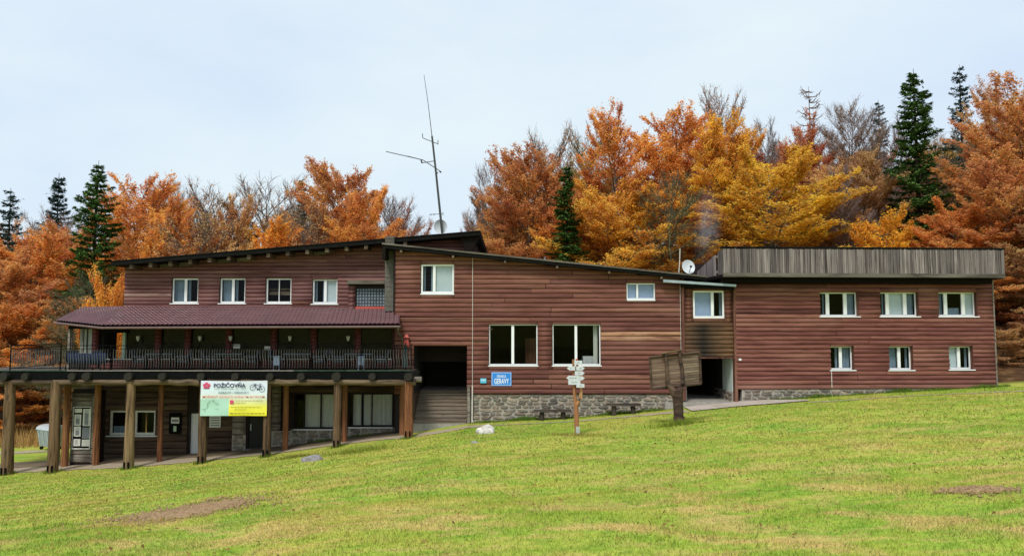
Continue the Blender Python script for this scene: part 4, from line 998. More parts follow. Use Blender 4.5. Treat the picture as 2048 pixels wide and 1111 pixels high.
# ---------------------------------------------------------------- writing
def text(parent, s_, x, z, h, mat, F, d, width=None, align='CENTER', name='lettering', weight=0.0):
    cu_ = bpy.data.curves.new('t', 'FONT'); cu_.body = s_; cu_.size = 1.0; cu_.align_x = align; cu_.offset = weight
    o = bpy.data.objects.new('t', cu_); COL.objects.link(o); dg = bpy.context.evaluated_depsgraph_get()
    me = bpy.data.meshes.new_from_object(o.evaluated_get(dg)); bpy.data.objects.remove(o); bpy.data.curves.remove(cu_)
    n = len(me.vertices); co = np.empty(n * 3, np.float32); me.vertices.foreach_get('co', co); co = co.reshape(-1, 3)
    k = h / 0.70; kx = k if width is None else width / (co[:, 0].max() - co[:, 0].min())
    o3 = np.array(ORG[parent.name]); P = np.array([F.w(x + a * kx, d, z + b * k) for a, b, _ in co]) - o3
    me.vertices.foreach_set('co', P.astype(np.float32).ravel()); me.materials.clear(); me.materials.append(mat); me.update(); me.name = name
    ob = bpy.data.objects.new(name, me); COL.objects.link(ob); ob.parent = parent; ORG[ob.name] = tuple(o3); return ob
# banner between two posts
FN = Frame(0, 32.76); bx0, bx1 = FN.u(405), FN.u(537); bz0, bz1 = FN.z(831), FN.z(760.5); BW, BH = bx1 - bx0, bz1 - bz0
def banner_mat():
    t = NT('printed_banner'); sep = t.node('SeparateXYZ'); t.link(t.node('TexCoord').outputs['Object'], sep.inputs[0])
    X = t.maprange(sep.outputs['X'], -BW/2, BW/2, 0, 1); Z = t.maprange(sep.outputs['Z'], 0, BH, 0, 1)
    blue = t.ramp(Z, (0.0, (.62, .78, .72)), (0.45, (.62, .80, .76)), (0.56, (.74, .78, .70)), (0.66, (.66, .76, .82)), (1.0, (.70, .76, .88)))
    right = t.ramp(Z, (0.0, (.80, .72, .03)), (0.25, (.84, .80, .10)), (0.42, (.72, .74, .42)), (0.55, (.74, .76, .66)))
    lowr = t.math('MULTIPLY', t.math('GREATER_THAN', X, 0.43), t.math('LESS_THAN', Z, 0.5))
    mint = t.math('MULTIPLY', t.math('LESS_THAN', X, 0.43), t.math('LESS_THAN', Z, 0.475))
    c = t.mix(lowr, blue, right); c = t.mix(mint, c, (.42, .66, .54))
    t.principled(c, 0.55, 0, None, 0.3); return t.m
ban = empty('banner', ((bx0 + bx1) / 2, 32.76, bz0)); tag(ban, 'white mint and yellow bicycle rental banner stretched between two terrace posts', 'banner')
vs, fs = [], []; nx_, nz_ = 44, 20
for j in range(nz_ + 1):
    for i in range(nx_ + 1):
        a, b = i / nx_, j / nz_; sag = -.02 * math.sin(math.pi * a) * (1 if b > .5 else .6) * BH
        vs.append((bx0 + a * BW, .012 * math.sin(a * 17 + b * 4) * math.sin(b * 5 + 1) + .01 * math.sin(a * 7 - b * 9), bz0 + b * BH + sag * (b - .3)))
for j in range(nz_):
    for i in range(nx_): q = j * (nx_ + 1) + i; fs.append((q, q + 1, q + nx_ + 2, q + nx_ + 1))
MB(FN).add(vs, fs, True).build('sheet', banner_mat(), ban)
M['navy_ink'] = plain('navy_print', (.012, .016, .06), .7); M['red_ink'] = plain('coral_print', (.72, .20, .16), .7, var=.05); M['teal_ink'] = plain('teal_grey_print', (.10, .19, .19), .7)
M['pink_ink'] = plain('rose_print', (.68, .08, .18), .7); M['olive_ink'] = plain('olive_print', (.25, .24, .05), .7)
bxf = lambda a: bx0 + a * BW
bzf = lambda b: bz0 + b * BH
DD = 0.034
text(ban, 'POŽIČOVŇA', bxf(.435), bzf(.81), BH * .105, M['navy_ink'], FN, DD, BW * .48, weight=.022)
text(ban, 'GERAVY – DEDINKY', bxf(.50), bzf(.635), BH * .055, M['teal_ink'], FN, DD, BW * .46, weight=.008)
text(ban, 'MOŽNOSŤ NÁVRATU HORSKÝM BICYKLOM', bxf(.50), bzf(.515), BH * .058, M['red_ink'], FN, DD, BW * .93, weight=.006)
mbx = MB(FN)
def seg(m, a, b, c, e, w=.012, d=DD):
    p, q = np.array([bxf(a), bzf(b)]), np.array([bxf(c), bzf(e)]); n_ = np.array([-(q - p)[1], (q - p)[0]]); n_ = n_ / np.linalg.norm(n_) * w / 2
    m.quad(*[(v[0], d, v[1]) for v in (p - n_, q - n_, q + n_, p + n_)])
for a0, a1 in ((.21, .29), (.31, .40), (.42, .50), (.53, .57), (.60, .68)): seg(mbx, a0, .77, a1, .77, .014)
mbx.build('small_print', M['teal_ink'], ban)
mbx = MB(FN); rr_ = random.Random(3)
for b, x0, x1 in ((.435, .52, .95), (.37, .50, .68), (.255, .46, .92), (.185, .52, .70), (.075, .45, .97)):
    a = x0
    while a < x1: w_ = rr_.uniform(.02, .06); seg(mbx, a, b, min(a + w_, x1), b, .018 if b > .1 else .03); a += w_ + .012
mbx.build('small_print', M['olive_ink'], ban)
mbx = MB(FN); path = [(.10, .22), (.115, .30), (.105, .34), (.13, .38), (.15, .43)]
for p, q in zip(path[:-1], path[1:]): seg(mbx, *p, *q, .018)
for p, q in (((.18, .42), (.20, .46)), ((.20, .46), (.21, .40)), ((.21, .40), (.18, .42)), ((.03, .19), (.09, .20)), ((.06, .20), (.08, .12))): seg(mbx, *p, *q, .012)
for b in (.36, .33, .20): seg(mbx, .22, b, .28, b, .01)
mbx.build('map_print', M['teal_ink'], ban)
MB(FN).quad((bxf(.448), DD, bzf(.34)), (bxf(.50), DD, bzf(.34)), (bxf(.50), DD, bzf(.45)), (bxf(.448), DD, bzf(.45))).build('map_square', M['pink_ink'], ban)
# emblem: red blossom over its name
mbx = MB(FN)
for k in range(5):
    q = R(90 + 72 * k); cx_, cz_ = bxf(.09) + math.cos(q) * .105, bzf(.86) + math.sin(q) * .085
    mbx.quad(*[(cx_ + math.cos(R(60 * i)) * .075, DD, cz_ + math.sin(R(60 * i)) * .065) for i in range(6)])
mbx.build('emblem', M['pink_ink'], ban)
text(ban, 'ALEX', bxf(.09), bzf(.765), BH * .04, M['navy_ink'], FN, DD + .001, BW * .10)
# bicycle drawing
mbx = MB(FN)
def ring(m, a, b, r, w, k=20):
    cx_, cz_ = bxf(a), bzf(b)
    for i in range(k):
        t0, t1 = 2 * math.pi * i / k, 2 * math.pi * (i + 1) / k
        m.quad(*[(cx_ + math.cos(t) * q, DD, cz_ + math.sin(t) * q) for t, q in ((t0, r - w), (t1, r - w), (t1, r), (t0, r))])
ring(mbx, .785, .81, .13, .018); ring(mbx, .925, .76, .13, .018); ring(mbx, .785, .81, .02, .018, 8); ring(mbx, .925, .76, .025, .022, 8); ring(mbx, .86, .755, .04, .03, 8)
for a in ((.785, .81, .825, .90), (.82, .885, .90, .85), (.82, .87, .862, .76), (.90, .85, .862, .76), (.862, .755, .925, .76), (.925, .76, .90, .85), (.90, .85, .895, .895), (.875, .90, .92, .898), (.825, .90, .80, .915), (.825, .90, .845, .91)): seg(mbx, *a, .020)
mbx.build('bicycle_print', M['navy_ink'], ban)

# blue signs on the facade
FS = Frame(0, 34.9)
def blue_sign(x0, x1, y0, y1, name):
    m = (FS.u((x0 + x1) / 2), 34.9, FS.z(y1)); o = MB(FS).box(FS.u(x0), FS.u(x1), -.012, .012, FS.z(y1), FS.z(y0)).build(name, plain('blue_enamel', (.03, .24, .72), .3, var=.06, spec=.5), org=m); return o
bs = blue_sign(983, 1023, 743.5, 771, 'blue_sign'); tag(bs, 'blue enamel station name sign with white lettering between window and plinth', 'sign')
M['sign_white'] = plain('sign_white', (.80, .85, .90), .4, var=.02)
bw = FS.u(1023) - FS.u(983); bm = FS.u(1003)
text(bs, 'STANICA', bm, FS.z(754.5), .125, M['sign_white'], FS, .016, bw * .46, weight=.015)
text(bs, 'GERAVY', bm, FS.z(766.5), .235, M['sign_white'], FS, .016, bw * .73, weight=.02)
fr_ = MB(FS)
u0, u1, z0, z1 = FS.u(983), FS.u(1023), FS.z(771), FS.z(743.5)
for a in ((u0 + .02, u1 - .02, z0 + .02, z0 + .035), (u0 + .02, u1 - .02, z1 - .035, z1 - .02), (u0 + .02, u0 + .035, z0 + .036, z1 - .036), (u1 - .035, u1 - .02, z0 + .036, z1 - .036)): fr_.box(a[0], a[1], .012, .015, a[2], a[3])
fr_.build('border_line', M['sign_white'], bs)
b2 = MB(FS).box(FS.u(961), FS.u(973), -.012, .012, FS.z(765.5), FS.z(756)).build('house_sign', plain('cyan_enamel', (.10, .50, .72), .3, var=.06), org=(FS.u(967), 34.9, FS.z(765.5))); tag(b2, 'small cyan plate left of the blue name sign', 'sign')
mbx = MB(FS)
for k in range(2): mbx.box(FS.u(962.2), FS.u(971.8), .012, .014, FS.z(759 + k * 1.6), FS.z(758.2 + k * 1.6))
mbx.build('lettering', M['sign_white'], b2)

# ---------------------------------------------------------------- notice boards under the terrace
FN2 = Frame(0, 34.62)
nb = MB(FN2).box(FN2.u(154), FN2.u(188), -.03, .0, FN2.z(895), FN2.z(814)).build('notice_board', M['metal_dark'], org=(FN2.u(171), 34.62, FN2.z(895))); tag(nb, 'tall black notice board full of pinned sheets on the grey log wall', 'notice board')
for e in ((153, 154.4, 814, 897), (187.6, 189, 814, 897)): MB(FN2).box(FN2.u(e[0]), FN2.u(e[1]), -.03, .02, FN2.z(e[3]), FN2.z(e[2])).build('board_frame', M['white_old'], nb)
MB(FN2).box(FN2.u(153), FN2.u(189), -.03, .03, FN2.z(897.5), FN2.z(895.3)).build('board_frame', M['white_old'], nb)
MB(FN2).box(FN2.u(153), FN2.u(189), -.03, .02, FN2.z(813.9), FN2.z(812.5)).build('board_frame', M['white_old'], nb)
sheets = [(156, 170.5, 816.5, 824.5, 0), (173, 187, 817, 851, 1), (156, 169.5, 828, 850, 1), (156, 169.5, 852, 872, 1), (172.5, 187, 854, 876, 2), (172.5, 187, 878, 891.5, 0), (156, 169.5, 877, 891, 3)]
for x0, x1, y0, y1, k in sheets:
    s_ = MB(FN2).box(FN2.u(x0), FN2.u(x1), .001, .006, FN2.z(y1), FN2.z(y0)).build('sheet', M['paper'] if k != 2 else M['grey_print'], nb)
    if k in (1, 3):
        m = MB(FN2); y = y0 + 2
        while y < y1 - 2.5: m.box(FN2.u(x0 + 3), FN2.u(x1 - (2.5 if k == 1 else 5)), .007, .009, FN2.z(y + 1.0), FN2.z(y)); y += 2.1
        m.box(FN2.u(x0 + 3.4), FN2.u(x1 - 3), .0065, .0085, FN2.z(y1 - 3), FN2.z(y0 + 8)) if k == 1 else None
        m.build('print', M['grey_print'], nb)
FN3 = Frame(0, 36.08)
n2 = MB(FN3).box(FN3.u(344), FN3.u(369), -.03, 0, FN3.z(867), FN3.z(825)).build('notice_board', M['metal_dark'], org=(FN3.u(356), 36.08, FN3.z(867))); tag(n2, 'small dark notice board left of the pale door', 'notice board')
MB(FN3).box(FN3.u(348), FN3.u(364), .001, .006, FN3.z(846), FN3.z(834)).build('sheet', M['paper'], n2)
MB(FN3).box(FN3.u(349.5), FN3.u(362.5), .0065, .0085, FN3.z(843), FN3.z(838)).build('print', M['grey_print'], n2)
MB(FN3).box(FN3.u(353), FN3.u(359), .001, .006, FN3.z(862), FN3.z(851)).build('sheet', M['pale_green'], n2)
n3 = MB(FN3).box(FN3.u(424), FN3.u(446), -.03, 0, FN3.z(854), FN3.z(830)).build('price_board', M['paper'], org=(FN3.u(435), 36.08, FN3.z(854))); tag(n3, 'pale printed board hanging below the banner', 'notice board')
mbx = MB(FN3)
for k in range(4): mbx.box(FN3.u(426), FN3.u(444), .001, .003, FN3.z(836 + k * 5), FN3.z(833.5 + k * 5))
mbx.build('print', M['grey_print'], n3)

# ---------------------------------------------------------------- antenna mast and dishes
mastF = Frame(0, 38.5); mp_ = lambda x, y, d=0: (mastF.uz(x, y)[0], 38.5 - d, mastF.uz(x, y)[1])
am = empty('antenna_mast', mp_(884, 466)); tag(am, 'leaning steel antenna mast with a long whip above the left roof', 'antenna')
MB().tube([mp_(884.5, 466), mp_(872, 345), mp_(864, 272)], [.065, .055, .05], 7).build('mast', M['mast'], am)
MB().tube([mp_(864, 273), mp_(856, 205), mp_(848, 150)], [.022, .017, .012], 5).build('whip', M['mast'], am)
def rods(name, segs_, r=.018):
    m = MB()
    for p, q in segs_: m.tube([mp_(*p), mp_(*q)], r, 5)
    return m.build(name, M['mast'], am)
rods('dipole', [((845, 267), (845.5, 276)), ((845.5, 276), (876, 288)), ((876, 280), (876, 289))], .02)
rods('yagi_boom', [((772, 303), (846, 320)), ((814, 312), (846, 320)), ((846, 320), (883, 344)), ((843, 326), (868, 322))], .022)
rods('clamp', [((842, 319), (844, 326)), ((879, 342), (882, 345)), ((871, 345), (876, 346))], .04)
rods('small_yagi', [((858, 429), (886, 427)), ((862, 427), (862, 431)), ((868, 427), (868, 431)), ((886, 424), (886, 431))], .015)
def dish(name, px, py, Y, rpx, label, yawd, tiltd, feed=True):
    c = at(px, py, Y); r = rpx * Y / FPX
    o = empty(name, tuple(c - np.array([0, 0, r * 1.25]))); tag(o, label, 'satellite dish')
    rot = Matrix.Rotation(R(yawd), 3, 'Z') @ Matrix.Rotation(R(-tiltd), 3, 'X'); vs, fs = [], []; nr, na = 5, 24
    for sgn in (0, 1):
        for i in range(nr + 1):
            q = r * i / nr
            for k in range(na):
                a = 2 * math.pi * k / na; y = .28 * r * (1 - (i / nr) ** 2) + sgn * .02
                v = rot @ Vector((math.cos(a) * q, y, math.sin(a) * q * 1.06)); vs.append(tuple(np.array(v) + c))
    for sgn in (0, 1):
        b = sgn * (nr + 1) * na
        for i in range(nr):
            for k in range(na): fs.append((b + i*na + k, b + i*na + (k+1) % na, b + (i+1)*na + (k+1) % na, b + (i+1)*na + k))
    MB().add(vs, fs, True).build('reflector', M['dish'], o)
    if feed:
        tip = np.array(rot @ Vector((0, -.75 * r, -.25 * r))) + c; low = np.array(rot @ Vector((0, .05, -r * .95))) + c
        MB().tube([tuple(low), tuple(tip)], .018, 5).build('feed_arm', M['mast'], o)
        MB().tube([tuple(tip + [0, -.06, 0]), tuple(tip + [0, .06, .02])], .05, 8).build('feed_horn', M['metal_dark'], o)
    MB().tube([tuple(c + [0, .12, 0]), tuple(c + [0.02, .14, -r * 1.3])], .03, 6).build('bracket', M['mast'], o)
dish('satellite_dish', 881, 453, 38.7, 13.5, 'round grey dish seen from behind at the foot of the antenna mast', 10, -6, False)
dish('satellite_dish', 1377, 533, 35.6, 13.8, 'round pale dish on the low end of the middle roof beside the plank parapet', 12, 14)
cp = at(1357, 549, 35.3); cq = at(1360, 497, 35.3)
tag(MB().tube([tuple(cp - [0, 0, .1]), tuple((cp + cq) / 2 + [.02, 0, 0]), tuple(cq)], .022, 6).build('roof_pole', M['cable'], org=tuple(cp - [0, 0, .1])), 'thin pale pole on the roof left of the right hand dish', 'pole')

# ---------------------------------------------------------------- waste container
wy = 41.5; c0 = at(92, 890, wy); wx = c0[0] + .32; wz = float(gz(wx, wy))
wc = empty('waste_container', (wx, wy, wz)); tag(wc, 'galvanised wheeled waste container with a rounded lid behind the left posts', 'container')
ang = R(-32); F_w = Frame(wx, wy, ang)
MB(F_w).hexa([(-.55, .38, wz + .22), (.55, .38, wz + .22), (.55, -.38, wz + .22), (-.55, -.38, wz + .22)], [(-.68, .50, wz + 1.12), (.68, .50, wz + 1.12), (.68, -.50, wz + 1.12), (-.68, -.50, wz + 1.12)]).build('body', M['galv'], wc)
vs, fs = [], []
for i in range(9):
    q = math.pi * i / 8
    for u in (-.71, .71): vs.append((u, .53 * math.cos(q), wz + 1.125 + .24 * math.sin(q) ** .8))
fs = [(2*i, 2*i + 1, 2*i + 3, 2*i + 2) for i in range(8)] + [tuple(range(0, 18, 2)), tuple(range(1, 18, 2))[::-1]]
MB(F_w).add(vs, fs, False).build('lid', M['galv_lid'], wc)
for u in (-.45, 0, .45): MB(F_w).hexa([(u - .03, .40, wz + .24), (u + .03, .40, wz + .24), (u + .03, .36, wz + .24), (u - .03, .36, wz + .24)], [(u - .03, .54, wz + 1.08), (u + .03, .54, wz + 1.08), (u + .03, .49, wz + 1.08), (u - .03, .49, wz + 1.08)]).build('rib', M['galv_lid'], wc)
for u in (-.48, .48):
    for d in (-.3, .3):
        MB(F_w).tube([(u - .03, d, wz + .10), (u + .03, d, wz + .10)], .10, 10).build('wheel', M['rubber'], wc)
        MB(F_w).box(u - .05, u + .05, d - .04, d + .04, wz + .16, wz + .24).build('wheel_fork', M['galv_lid'], wc)

# ---------------------------------------------------------------- benches, rocks
M['bench_wood'] = wood('dark_wet_log', (0.035, 0.026, 0.02), (0.012, 0.009, 0.007), (0.08, 0.065, 0.05))
def bench(px0, px1, y_top, Y, label):
    a, b = at(px0, y_top, Y), at(px1, y_top, Y); zt = (a[2] + b[2]) / 2; zg = float(gz((a[0] + b[0]) / 2, Y))
    zt = max(zt, zg + .38); o = empty('log_bench', ((a[0] + b[0]) / 2, Y, zg)); tag(o, label, 'bench', 'log benches along the stone plinth')
    n = 8; r_ = random.Random(px0)
    MB().hexa([(a[0], Y - .2, zt - .075), (b[0], Y - .2, zt - .09), (b[0], Y + .2, zt - .09), (a[0], Y + .2, zt - .09)], [(a[0] + .03, Y - .17, zt), (b[0] - .02, Y - .17, zt + .02), (b[0] - .02, Y + .17, zt + .02), (a[0] + .03, Y + .17, zt)]).build('seat', M['bench_wood'], o)
    for q in (.22, .78):
        x = a[0] + (b[0] - a[0]) * q; z0 = float(gz(x, Y)) - .1
        MB().tube([(x, Y - .0, z0), (x, Y, zt - .088)], [.12, .11], 9).build('leg', M['bench_wood'], o)
bench(1067, 1143, 819, 34.45, 'weathered log bench at the plinth just left of the forked signpost')
bench(1213, 1281, 807, 34.45, 'weathered log bench at the plinth between signpost and map board')
def rock(px, py, wpx, hpx, mat, label, seed, name='rock', flat=1.0):
    gx_, gy_ = gpt(px, py); d = math.hypot(gx_, gy_); w_ = wpx * gy_ / FPX / 2; h_ = hpx * gy_ / FPX; zg = float(gz(gx_, gy_)); r_ = random.Random(seed)
    import bmesh
    from mathutils import noise as mnoise
    bm = bmesh.new(); bmesh.ops.create_icosphere(bm, subdivisions=3, radius=1.25)
    planes = [(Vector((r_.uniform(-1, 1), r_.uniform(-1, 1), r_.uniform(-.2, .6))).normalized(), r_.uniform(.6, .95)) for _ in range(12)] + [(Vector((r_.uniform(-.35, .35), r_.uniform(-.3, .1), 1)).normalized(), r_.uniform(.55, .8)) for _ in range(3)]
    for v in bm.verts:
        for n_, q in planes:
            e = v.co.dot(n_) - q
            if e > 0: v.co -= n_ * e * .92
        v.co += v.normal * (.16 * mnoise.noise(v.co * 1.7 + Vector((seed, 0, 0))) + .07 * mnoise.noise(v.co * 4.3 + Vector((0, seed, 0))))
        v.co = Vector((v.co.x * w_ * 1.15, v.co.y * w_ * .9, v.co.z * h_ * 1.12 * (1 if v.co.z > 0 else .4)))
    me = bpy.data.meshes.new(name); bm.to_mesh(me); bm.free(); me.materials.append(mat)
    o = bpy.data.objects.new(name, me); COL.objects.link(o); o.location = (gx_, gy_, zg - .02); tag(o, label, 'rock')
rock(971, 866, 40, 23, M['rock_white'], 'whitish limestone boulder at the corner of the plinth', 14)
rock(629, 920, 42, 14, M['rock_grey'], 'flat grey stone lying in the grass below the terrace posts', 5)
rock(950, 885, 20, 5, M['rock_grey'], 'small flat stone half sunk in the grass below the white boulder', 8)

# ---------------------------------------------------------------- forked signpost
sx, sy = gpt(1155, 868); sz = float(gz(sx, sy)); sY = sy
sg = lambda x, y, d=0: tuple(at(x, y, sY - d))
M['sign_trunk'] = wood('orange_peeled_trunk', (0.36, 0.155, 0.065), (0.07, 0.03, 0.016), (0.50, 0.30, 0.16), axis='z', grain=14)
sp = empty('signpost', (sx, sy, sz)); tag(sp, 'forked orange brown trunk signpost with white trail arrows', 'signpost')
MB().tube([sg(1154.5, 872), sg(1153.5, 845), sg(1152.5, 825), sg(1151, 808), sg(1149, 780), sg(1147.5, 750), sg(1146.5, 718)], [.085, .09, .095, .08, .066, .056, .045], 9, jit=.10, rng=rng).build('trunk', M['sign_trunk'], sp)
MB().tube([sg(1153, 810), sg(1157, 803), sg(1161, 795), sg(1162, 782), sg(1159, 768), sg(1156, 750), sg(1153.5, 718)], [.09, .08, .07, .06, .058, .05, .04], 9, jit=.10, rng=rng).build('fork', M['sign_trunk'], sp)
MB().tube([sg(1153.7, 722), sg(1153.4, 717)], [.048, .044], 9).build('red_band', M['red_paint'], sp)
MB().box(sx - .07, sx + .07, sy - .14, sy - .11, sz + .04, sz + .30).build('plate', M['galv_lid'], sp)
M['arrow_white'] = plain('trail_sign_white', (.56, .60, .64), .5, var=.06)
def arrow(x0, x1, yc, hp, side, d=.12):
    m = MB(Frame(0, sY)); F_ = Frame(0, sY - d); a, b = F_.u(x0), F_.u(x1); z0, z1 = F_.z(yc + hp / 2), F_.z(yc - hp / 2); zm = (z0 + z1) / 2; t_ = .10
    pts = {'l': [(a, zm), (a + t_, z0), (b, z0), (b, z1), (a + t_, z1)], 'r': [(a, z0), (b - t_, z0), (b, zm), (b - t_, z1), (a, z1)], 'n': [(a, z0), (b, z0), (b, z1), (a, z1)]}[side]
    o = MB(F_).prism(pts, 0, .02).build('arrow_board', M['arrow_white'], sp)
    m2 = MB(F_); x = a + .12
    while x < b - .16: w_ = rng.uniform(.04, .10); m2.box(x, min(x + w_, b - .1), .021, .023, zm - .014, zm + .014); x += w_ + .03
    m2.build('lettering', M['grey_print'], o)
for a in ((1148, 1164, 724.5, 8, 'n'), (1133, 1150, 736, 8, 'l'), (1152, 1169, 736, 8, 'r'), (1149, 1169, 745.5, 8, 'r'), (1132, 1158, 755, 9, 'l', .15), (1155, 1169, 755.5, 8, 'r'), (1136, 1160, 764, 9, 'n', .15), (1152, 1168, 770.5, 7.5, 'n', .17)): arrow(*a)

# ---------------------------------------------------------------- map board seen from behind, on a forked trunk
bx_, by_ = gpt(1357, 846); bz_ = float(gz(bx_, by_)); bb = lambda x, y, d=0: tuple(at(x, y, by_ - d))
M['board_plank'] = wood('map_board_plank', (0.17, 0.12, 0.085), (0.06, 0.04, 0.028), (0.30, 0.23, 0.17), vary=.5)
mbd = empty('map_board', (bx_, by_, bz_)); tag(mbd, 'weathered plank map board seen from behind on a thick forked trunk', 'board')
MB().tube([bb(1357, 850), bb(1357, 838), bb(1356.5, 815), bb(1355, 795), bb(1353, 780)], [.21, .185, .19, .205, .20], 11, jit=.07, rng=rng).build('trunk', M['brown_timber'], mbd)
MB().tube([bb(1350, 788), bb(1342, 775), bb(1336, 768), bb(1334, 745), bb(1331.5, 704)], [.16, .12, .09, .075, .065], 9, jit=.08, rng=rng).build('fork', M['brown_timber'], mbd)
MB().tube([bb(1356, 786), bb(1362, 776), bb(1366, 766), bb(1364, 735), bb(1360, 720), bb(1359, 700)], [.16, .12, .085, .075, .07, .065], 9, jit=.08, rng=rng).build('fork', M['brown_timber'], mbd)
for s_ in (-.2, .2): MB().tube([(bx_ + s_, by_ - .08, bz_ - .1), (bx_ + s_ * .85, by_ - .1, bz_ + .28)], [.06, .05], 7).build('stake', M['brown_timber'], mbd)
MB().add([bb(1323, 705, .1), bb(1365, 697.5, .1), bb(1365, 699.5, -.5), bb(1323, 707, -.5), bb(1323, 707, .1), bb(1365, 699.5, .1), bb(1365, 701.5, -.5), bb(1323, 709, -.5)], [(0,1,2,3), (7,6,5,4), (0,4,5,1), (1,5,6,2), (2,6,7,3), (3,7,4,0)]).build('hood_board', M['log_tan'], mbd)
cor = [(1299.5, 714), (1399, 704), (1402, 767), (1303, 777.5)]
nrow = 13
for k in range(nrow):
    t0, t1 = k / nrow, (k + 1) / nrow - .012
    L_ = lambda t, i0=0, i1=3: (cor[0][0] + (cor[3][0] - cor[0][0]) * t, cor[0][1] + (cor[3][1] - cor[0][1]) * t)
    R_ = lambda t: (cor[1][0] + (cor[2][0] - cor[1][0]) * t, cor[1][1] + (cor[2][1] - cor[1][1]) * t)
    dd = rng.uniform(-.012, .012); q = [bb(*L_(t1), -.14 + dd), bb(*R_(t1), -.14 + dd), bb(*R_(t0), -.14 + dd), bb(*L_(t0), -.14 + dd)]
    q2 = [bb(*L_(t1), -.17 + dd), bb(*R_(t1), -.17 + dd), bb(*R_(t0), -.17 + dd), bb(*L_(t0), -.17 + dd)]
    MB().hexa(q, q2).build('plank', M['board_plank'], mbd)
for p, q in ((cor[0], cor[3]), (cor[1], cor[2]), (cor[0], cor[1]), (cor[3], cor[2])):
    MB().tube([bb(*p, -.11), bb(*q, -.11)], .05, 6).build('frame_batten', M['brown_timber'], mbd)
# ---------------------------------------------------------------- trees
def leaf_mat(name, trans=0.35, var=0.5, hue=0.03, twig=None):
    t = NT(name); oi = t.node('ObjectInfo'); g = t.node('NewGeometry'); r = g.outputs['Random Per Island']
    cl = t.noise(0.42, 4, 0.6, t.pos())
    hsv = t.node('HueSaturation'); t.link(oi.outputs['Color'], hsv.inputs['Color'])
    v = t.math('MULTIPLY', t.maprange(r, 0, 1, 1 - var, 1 + var), t.maprange(cl, 0.3, 0.7, 0.82, 1.22))
    t.link(v, hsv.inputs['Value'])
    h = t.math('ADD', t.maprange(cl, 0.3, 0.7, 0.5 - hue, 0.5 + hue), t.maprange(t.math('FRACT', t.math('MULTIPLY', r, 9.7)), 0, 1, -hue * .7, hue * .7))
    t.link(h, hsv.inputs['Hue'])
    d = t.node('BsdfDiffuse'); tr = t.node('BsdfTranslucent'); m = t.node('MixShader'); m.inputs[0].default_value = trans
    t.link(hsv.outputs[0], d.inputs[0]); t.link(hsv.outputs[0], tr.inputs[0]); t.link(d.outputs[0], m.inputs[1]); t.link(tr.outputs[0], m.inputs[2])
    t.link(m.outputs[0], t.out.inputs['Surface']); return t.m
M['leaf'] = leaf_mat('autumn_leaf', 0.55, 0.36, 0.022); M['needle'] = leaf_mat('spruce_needle', 0.15, 0.45, 0.012)
M['bark'] = plain('grey_beech_bark', (0.115, 0.10, 0.085), 0.9, var=0.35, scale=3)
M['bark_dark'] = plain('dark_spruce_bark', (0.06, 0.045, 0.035), 0.9, var=0.35, scale=3)
M['bark_purple'] = plain('purple_grey_twigs', (0.21, 0.155, 0.145), 0.9, var=0.3, scale=2)
M['bark_green'] = plain('mossy_bark', (0.10, 0.105, 0.06), 0.9, var=0.35, scale=2)
M['bark_birch'] = plain('pale_trunk_bark', (0.30, 0.28, 0.25), 0.9, var=0.3, scale=3)

class Tubes:
    def __init__(s): s.V, s.F, s.n = [], [], 0
    def add(s, P, rad, k=3):
        P = np.asarray(P, float); n = len(P); T = np.gradient(P, axis=0); T /= np.linalg.norm(T, axis=1, keepdims=True) + 1e-9
        a = np.array([0, 0, 1.0]) if abs(T[0, 2]) < .9 else np.array([1.0, 0, 0])
        e1 = np.cross(T, a); e1 /= np.linalg.norm(e1, axis=1, keepdims=True) + 1e-9; e2 = np.cross(T, e1)
        q = 2 * np.pi * np.arange(k) / k
        ring = P[:, None] + (e1[:, None] * np.cos(q)[None, :, None] + e2[:, None] * np.sin(q)[None, :, None]) * np.asarray(rad)[:, None, None]
        s.V.append(ring.reshape(-1, 3)); i = np.arange(n - 1)[:, None] * k; j = np.arange(k)[None]; j2 = (np.arange(k) + 1) % k
        f = np.stack([i + j, i + j2[None], i + k + j2[None], i + k + j], -1).reshape(-1, 4) + s.n
        s.F.append(f); s.n += n * k
    def mesh(s, name, mat): return np_mesh(name, np.concatenate(s.V), np.concatenate(s.F), mat, True)
def rot_z(v, a):
    c, s = math.cos(a), math.sin(a); return np.array([v[0]*c - v[1]*s, v[0]*s + v[1]*c, v[2]])
def nrm(v): return v / (np.linalg.norm(v) + 1e-9)
def leaf_quads(P, D, N, L, Wd):
    """diamond leaf sprays: centre, long direction, normal"""
    D = D - N * (D * N).sum(1, keepdims=True); D /= np.linalg.norm(D, axis=1, keepdims=True) + 1e-9
    S = np.cross(N, D); L = L[:, None] / 2; Wd = Wd[:, None] / 2
    V = np.stack([P - D * L, P + S * Wd + D * L * .1, P + D * L, P - S * Wd + D * L * .1], 1).reshape(-1, 3)
    return V, np.arange(len(V)).reshape(-1, 4)

